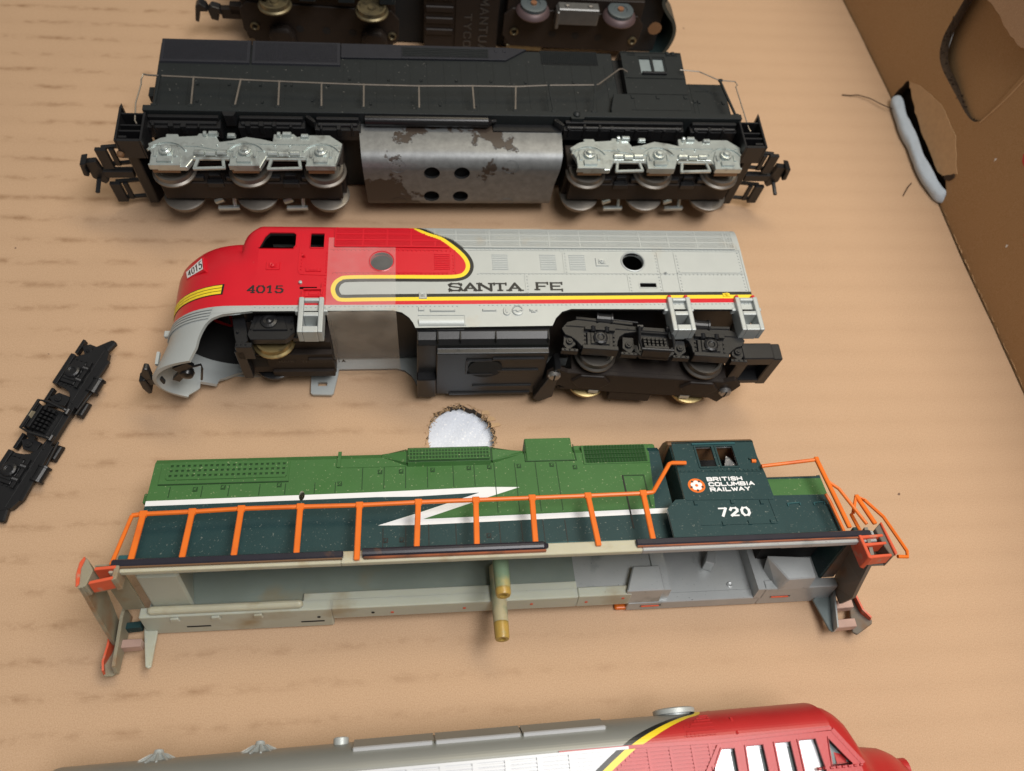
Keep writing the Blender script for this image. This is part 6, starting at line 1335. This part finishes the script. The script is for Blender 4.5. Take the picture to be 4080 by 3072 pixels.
for x, y in ((10.62, -.2), (14.0, -.35)):
    mb = MB(); mb.lathe([(.1, 2.35), (.62, 2.35), (.66, 2.42), (.62, 2.52), (.54, 2.6), (.50, 2.62)], (x, y, 0), 'z', 28); wq = mb.build('wheel', 'purple_rubber', t2, smooth=True)
    mb = MB(); mb.lathe([(.50, 2.6), (.50, 2.74), (.44, 2.76), (.26, 2.76), (.24, 2.72), (.14, 2.73)], (x, y, 0), 'z', 24); mb.build('wheel_face', 'blue_grey', wq, smooth=True)
    mb = MB(); mb.lathe([(.12, 2.7), (.12, 2.80), (.02, 2.80)], (x, y, 0), 'z', 14); mb.build('axle_end', 'copper', wq, smooth=True)
mb = MB(); mb.box((11.55, -.55, 2.1), (13.15, -.1, 2.8)); mb.box((11.5, -.62, 1.95), (11.62, -.1, 2.7)); mb.build('bearing_bracket', 'zinc_dull', t2, bevel=.04)
for x in (11.9, 12.8): mb = MB(); mb.lathe([(.12, 2.78), (.10, 2.86), (.01, 2.88)], (x, -.35, 0), 'z', 12); mb.build('screw', 'screw', t2)
mb = MB(); mb.box((9.75, -.02, .45), (11.2, .3, .72)); mb.build('brass_strip', 'brass_dull', t2, bevel=.03)
# tank between the trucks
mb = MB(); mb.box((6.45, .02, .3), (9.35, .5, 3.4)); tk2 = mb.build('fuel_tank', 'black_brown', TP, bevel=.03)
for z in (1.05, 1.55, 2.05, 2.55, 3.0): mb = MB(); mb.box((6.5, -.05, z), (7.6, .03, z+.28)); mb.build('tank_rib', 'black_brown', tk2, bevel=.04)
mb = MB(); mb.box((7.66, -.06, .3), (9.3, .03, 3.4)); mb.build('tank_plate', 'black_brown', tk2, bevel=.02)
mb = MB()
flat_union(mb, word_polys('TYCO', -2.05, 8.02, .25, .26, .15, .05), lambda u, v: (v, -.068, -u)); mb.build('lettering', 'emboss', tk2, solid=.03, off=0)
mb = MB(); flat_union(mb, word_polys('MANTUA', -2.75, 8.62, .26, .30, .15, .055), lambda u, v: (v, -.068, -u)); mb.build('lettering', 'emboss', tk2, solid=.03, off=0)
# coupler
mb = MB(); mb.box((-1.25, .30, 1.15), (-.4, .55, 1.6)); mb.box((-.9, .3, 1.35), (-.3, .6, 1.75)); mb.build('coupler_shank', 'black_brown', TP, bevel=.03)
mb = MB(); mb.prism([(-1.25, 1.62), (-1.55, 1.72), (-1.72, 1.55), (-1.66, 1.15), (-1.40, 1.08), (-1.36, 1.4), (-1.2, 1.35)], .25, .6, 'y'); mb.prism([(-1.75, 1.7), (-1.95, 1.85), (-2.12, 1.7), (-2.26, 1.1), (-2.14, 1.02), (-2.0, 1.5), (-1.7, 1.5)], .2, .6, 'y'); mb.build('coupler', 'black', TP, bevel=.04, seg=2)

# ================================================================== LOOSE TRUCK SIDE on the floor at the left
LS = thing('truck_sideframe', (-10.78, 10.68, 0.22), (0, 3, -111.0), 'loose black plastic truck sideframe lying alone on the cardboard at the left', 'model train part')
sideframe_parts(LS, ('black',), 0.0, 0.0, 0.0, 0.0, level=2)
mb = MB()
for s in (-1, 1): mb.box((s*1.62-.35, -.1, -.22), (s*1.62+.35, .5, .02))
mb.build('axle_pocket', 'black', LS, bevel=.03)
for s in (-1, 1):
    mb = MB(); mb.chamfer((s*.72-.26, .60, -.12), (s*.72+.26, .86, .06), .05); mb.build('mounting_lug', 'black', LS, bevel=.03)
    mb = MB(); mb.prism([(s*2.5, .5), (s*2.95, .62), (s*3.0, .45), (s*2.6, .1)], .0, .2); mb.build('frame_end', 'black', LS, bevel=.04)
mb = MB(); mb.chamfer((-.12, -.36, .40), (.10, -.22, .50), .03); mb.build('broken_edge', 'broken_plastic', LS)
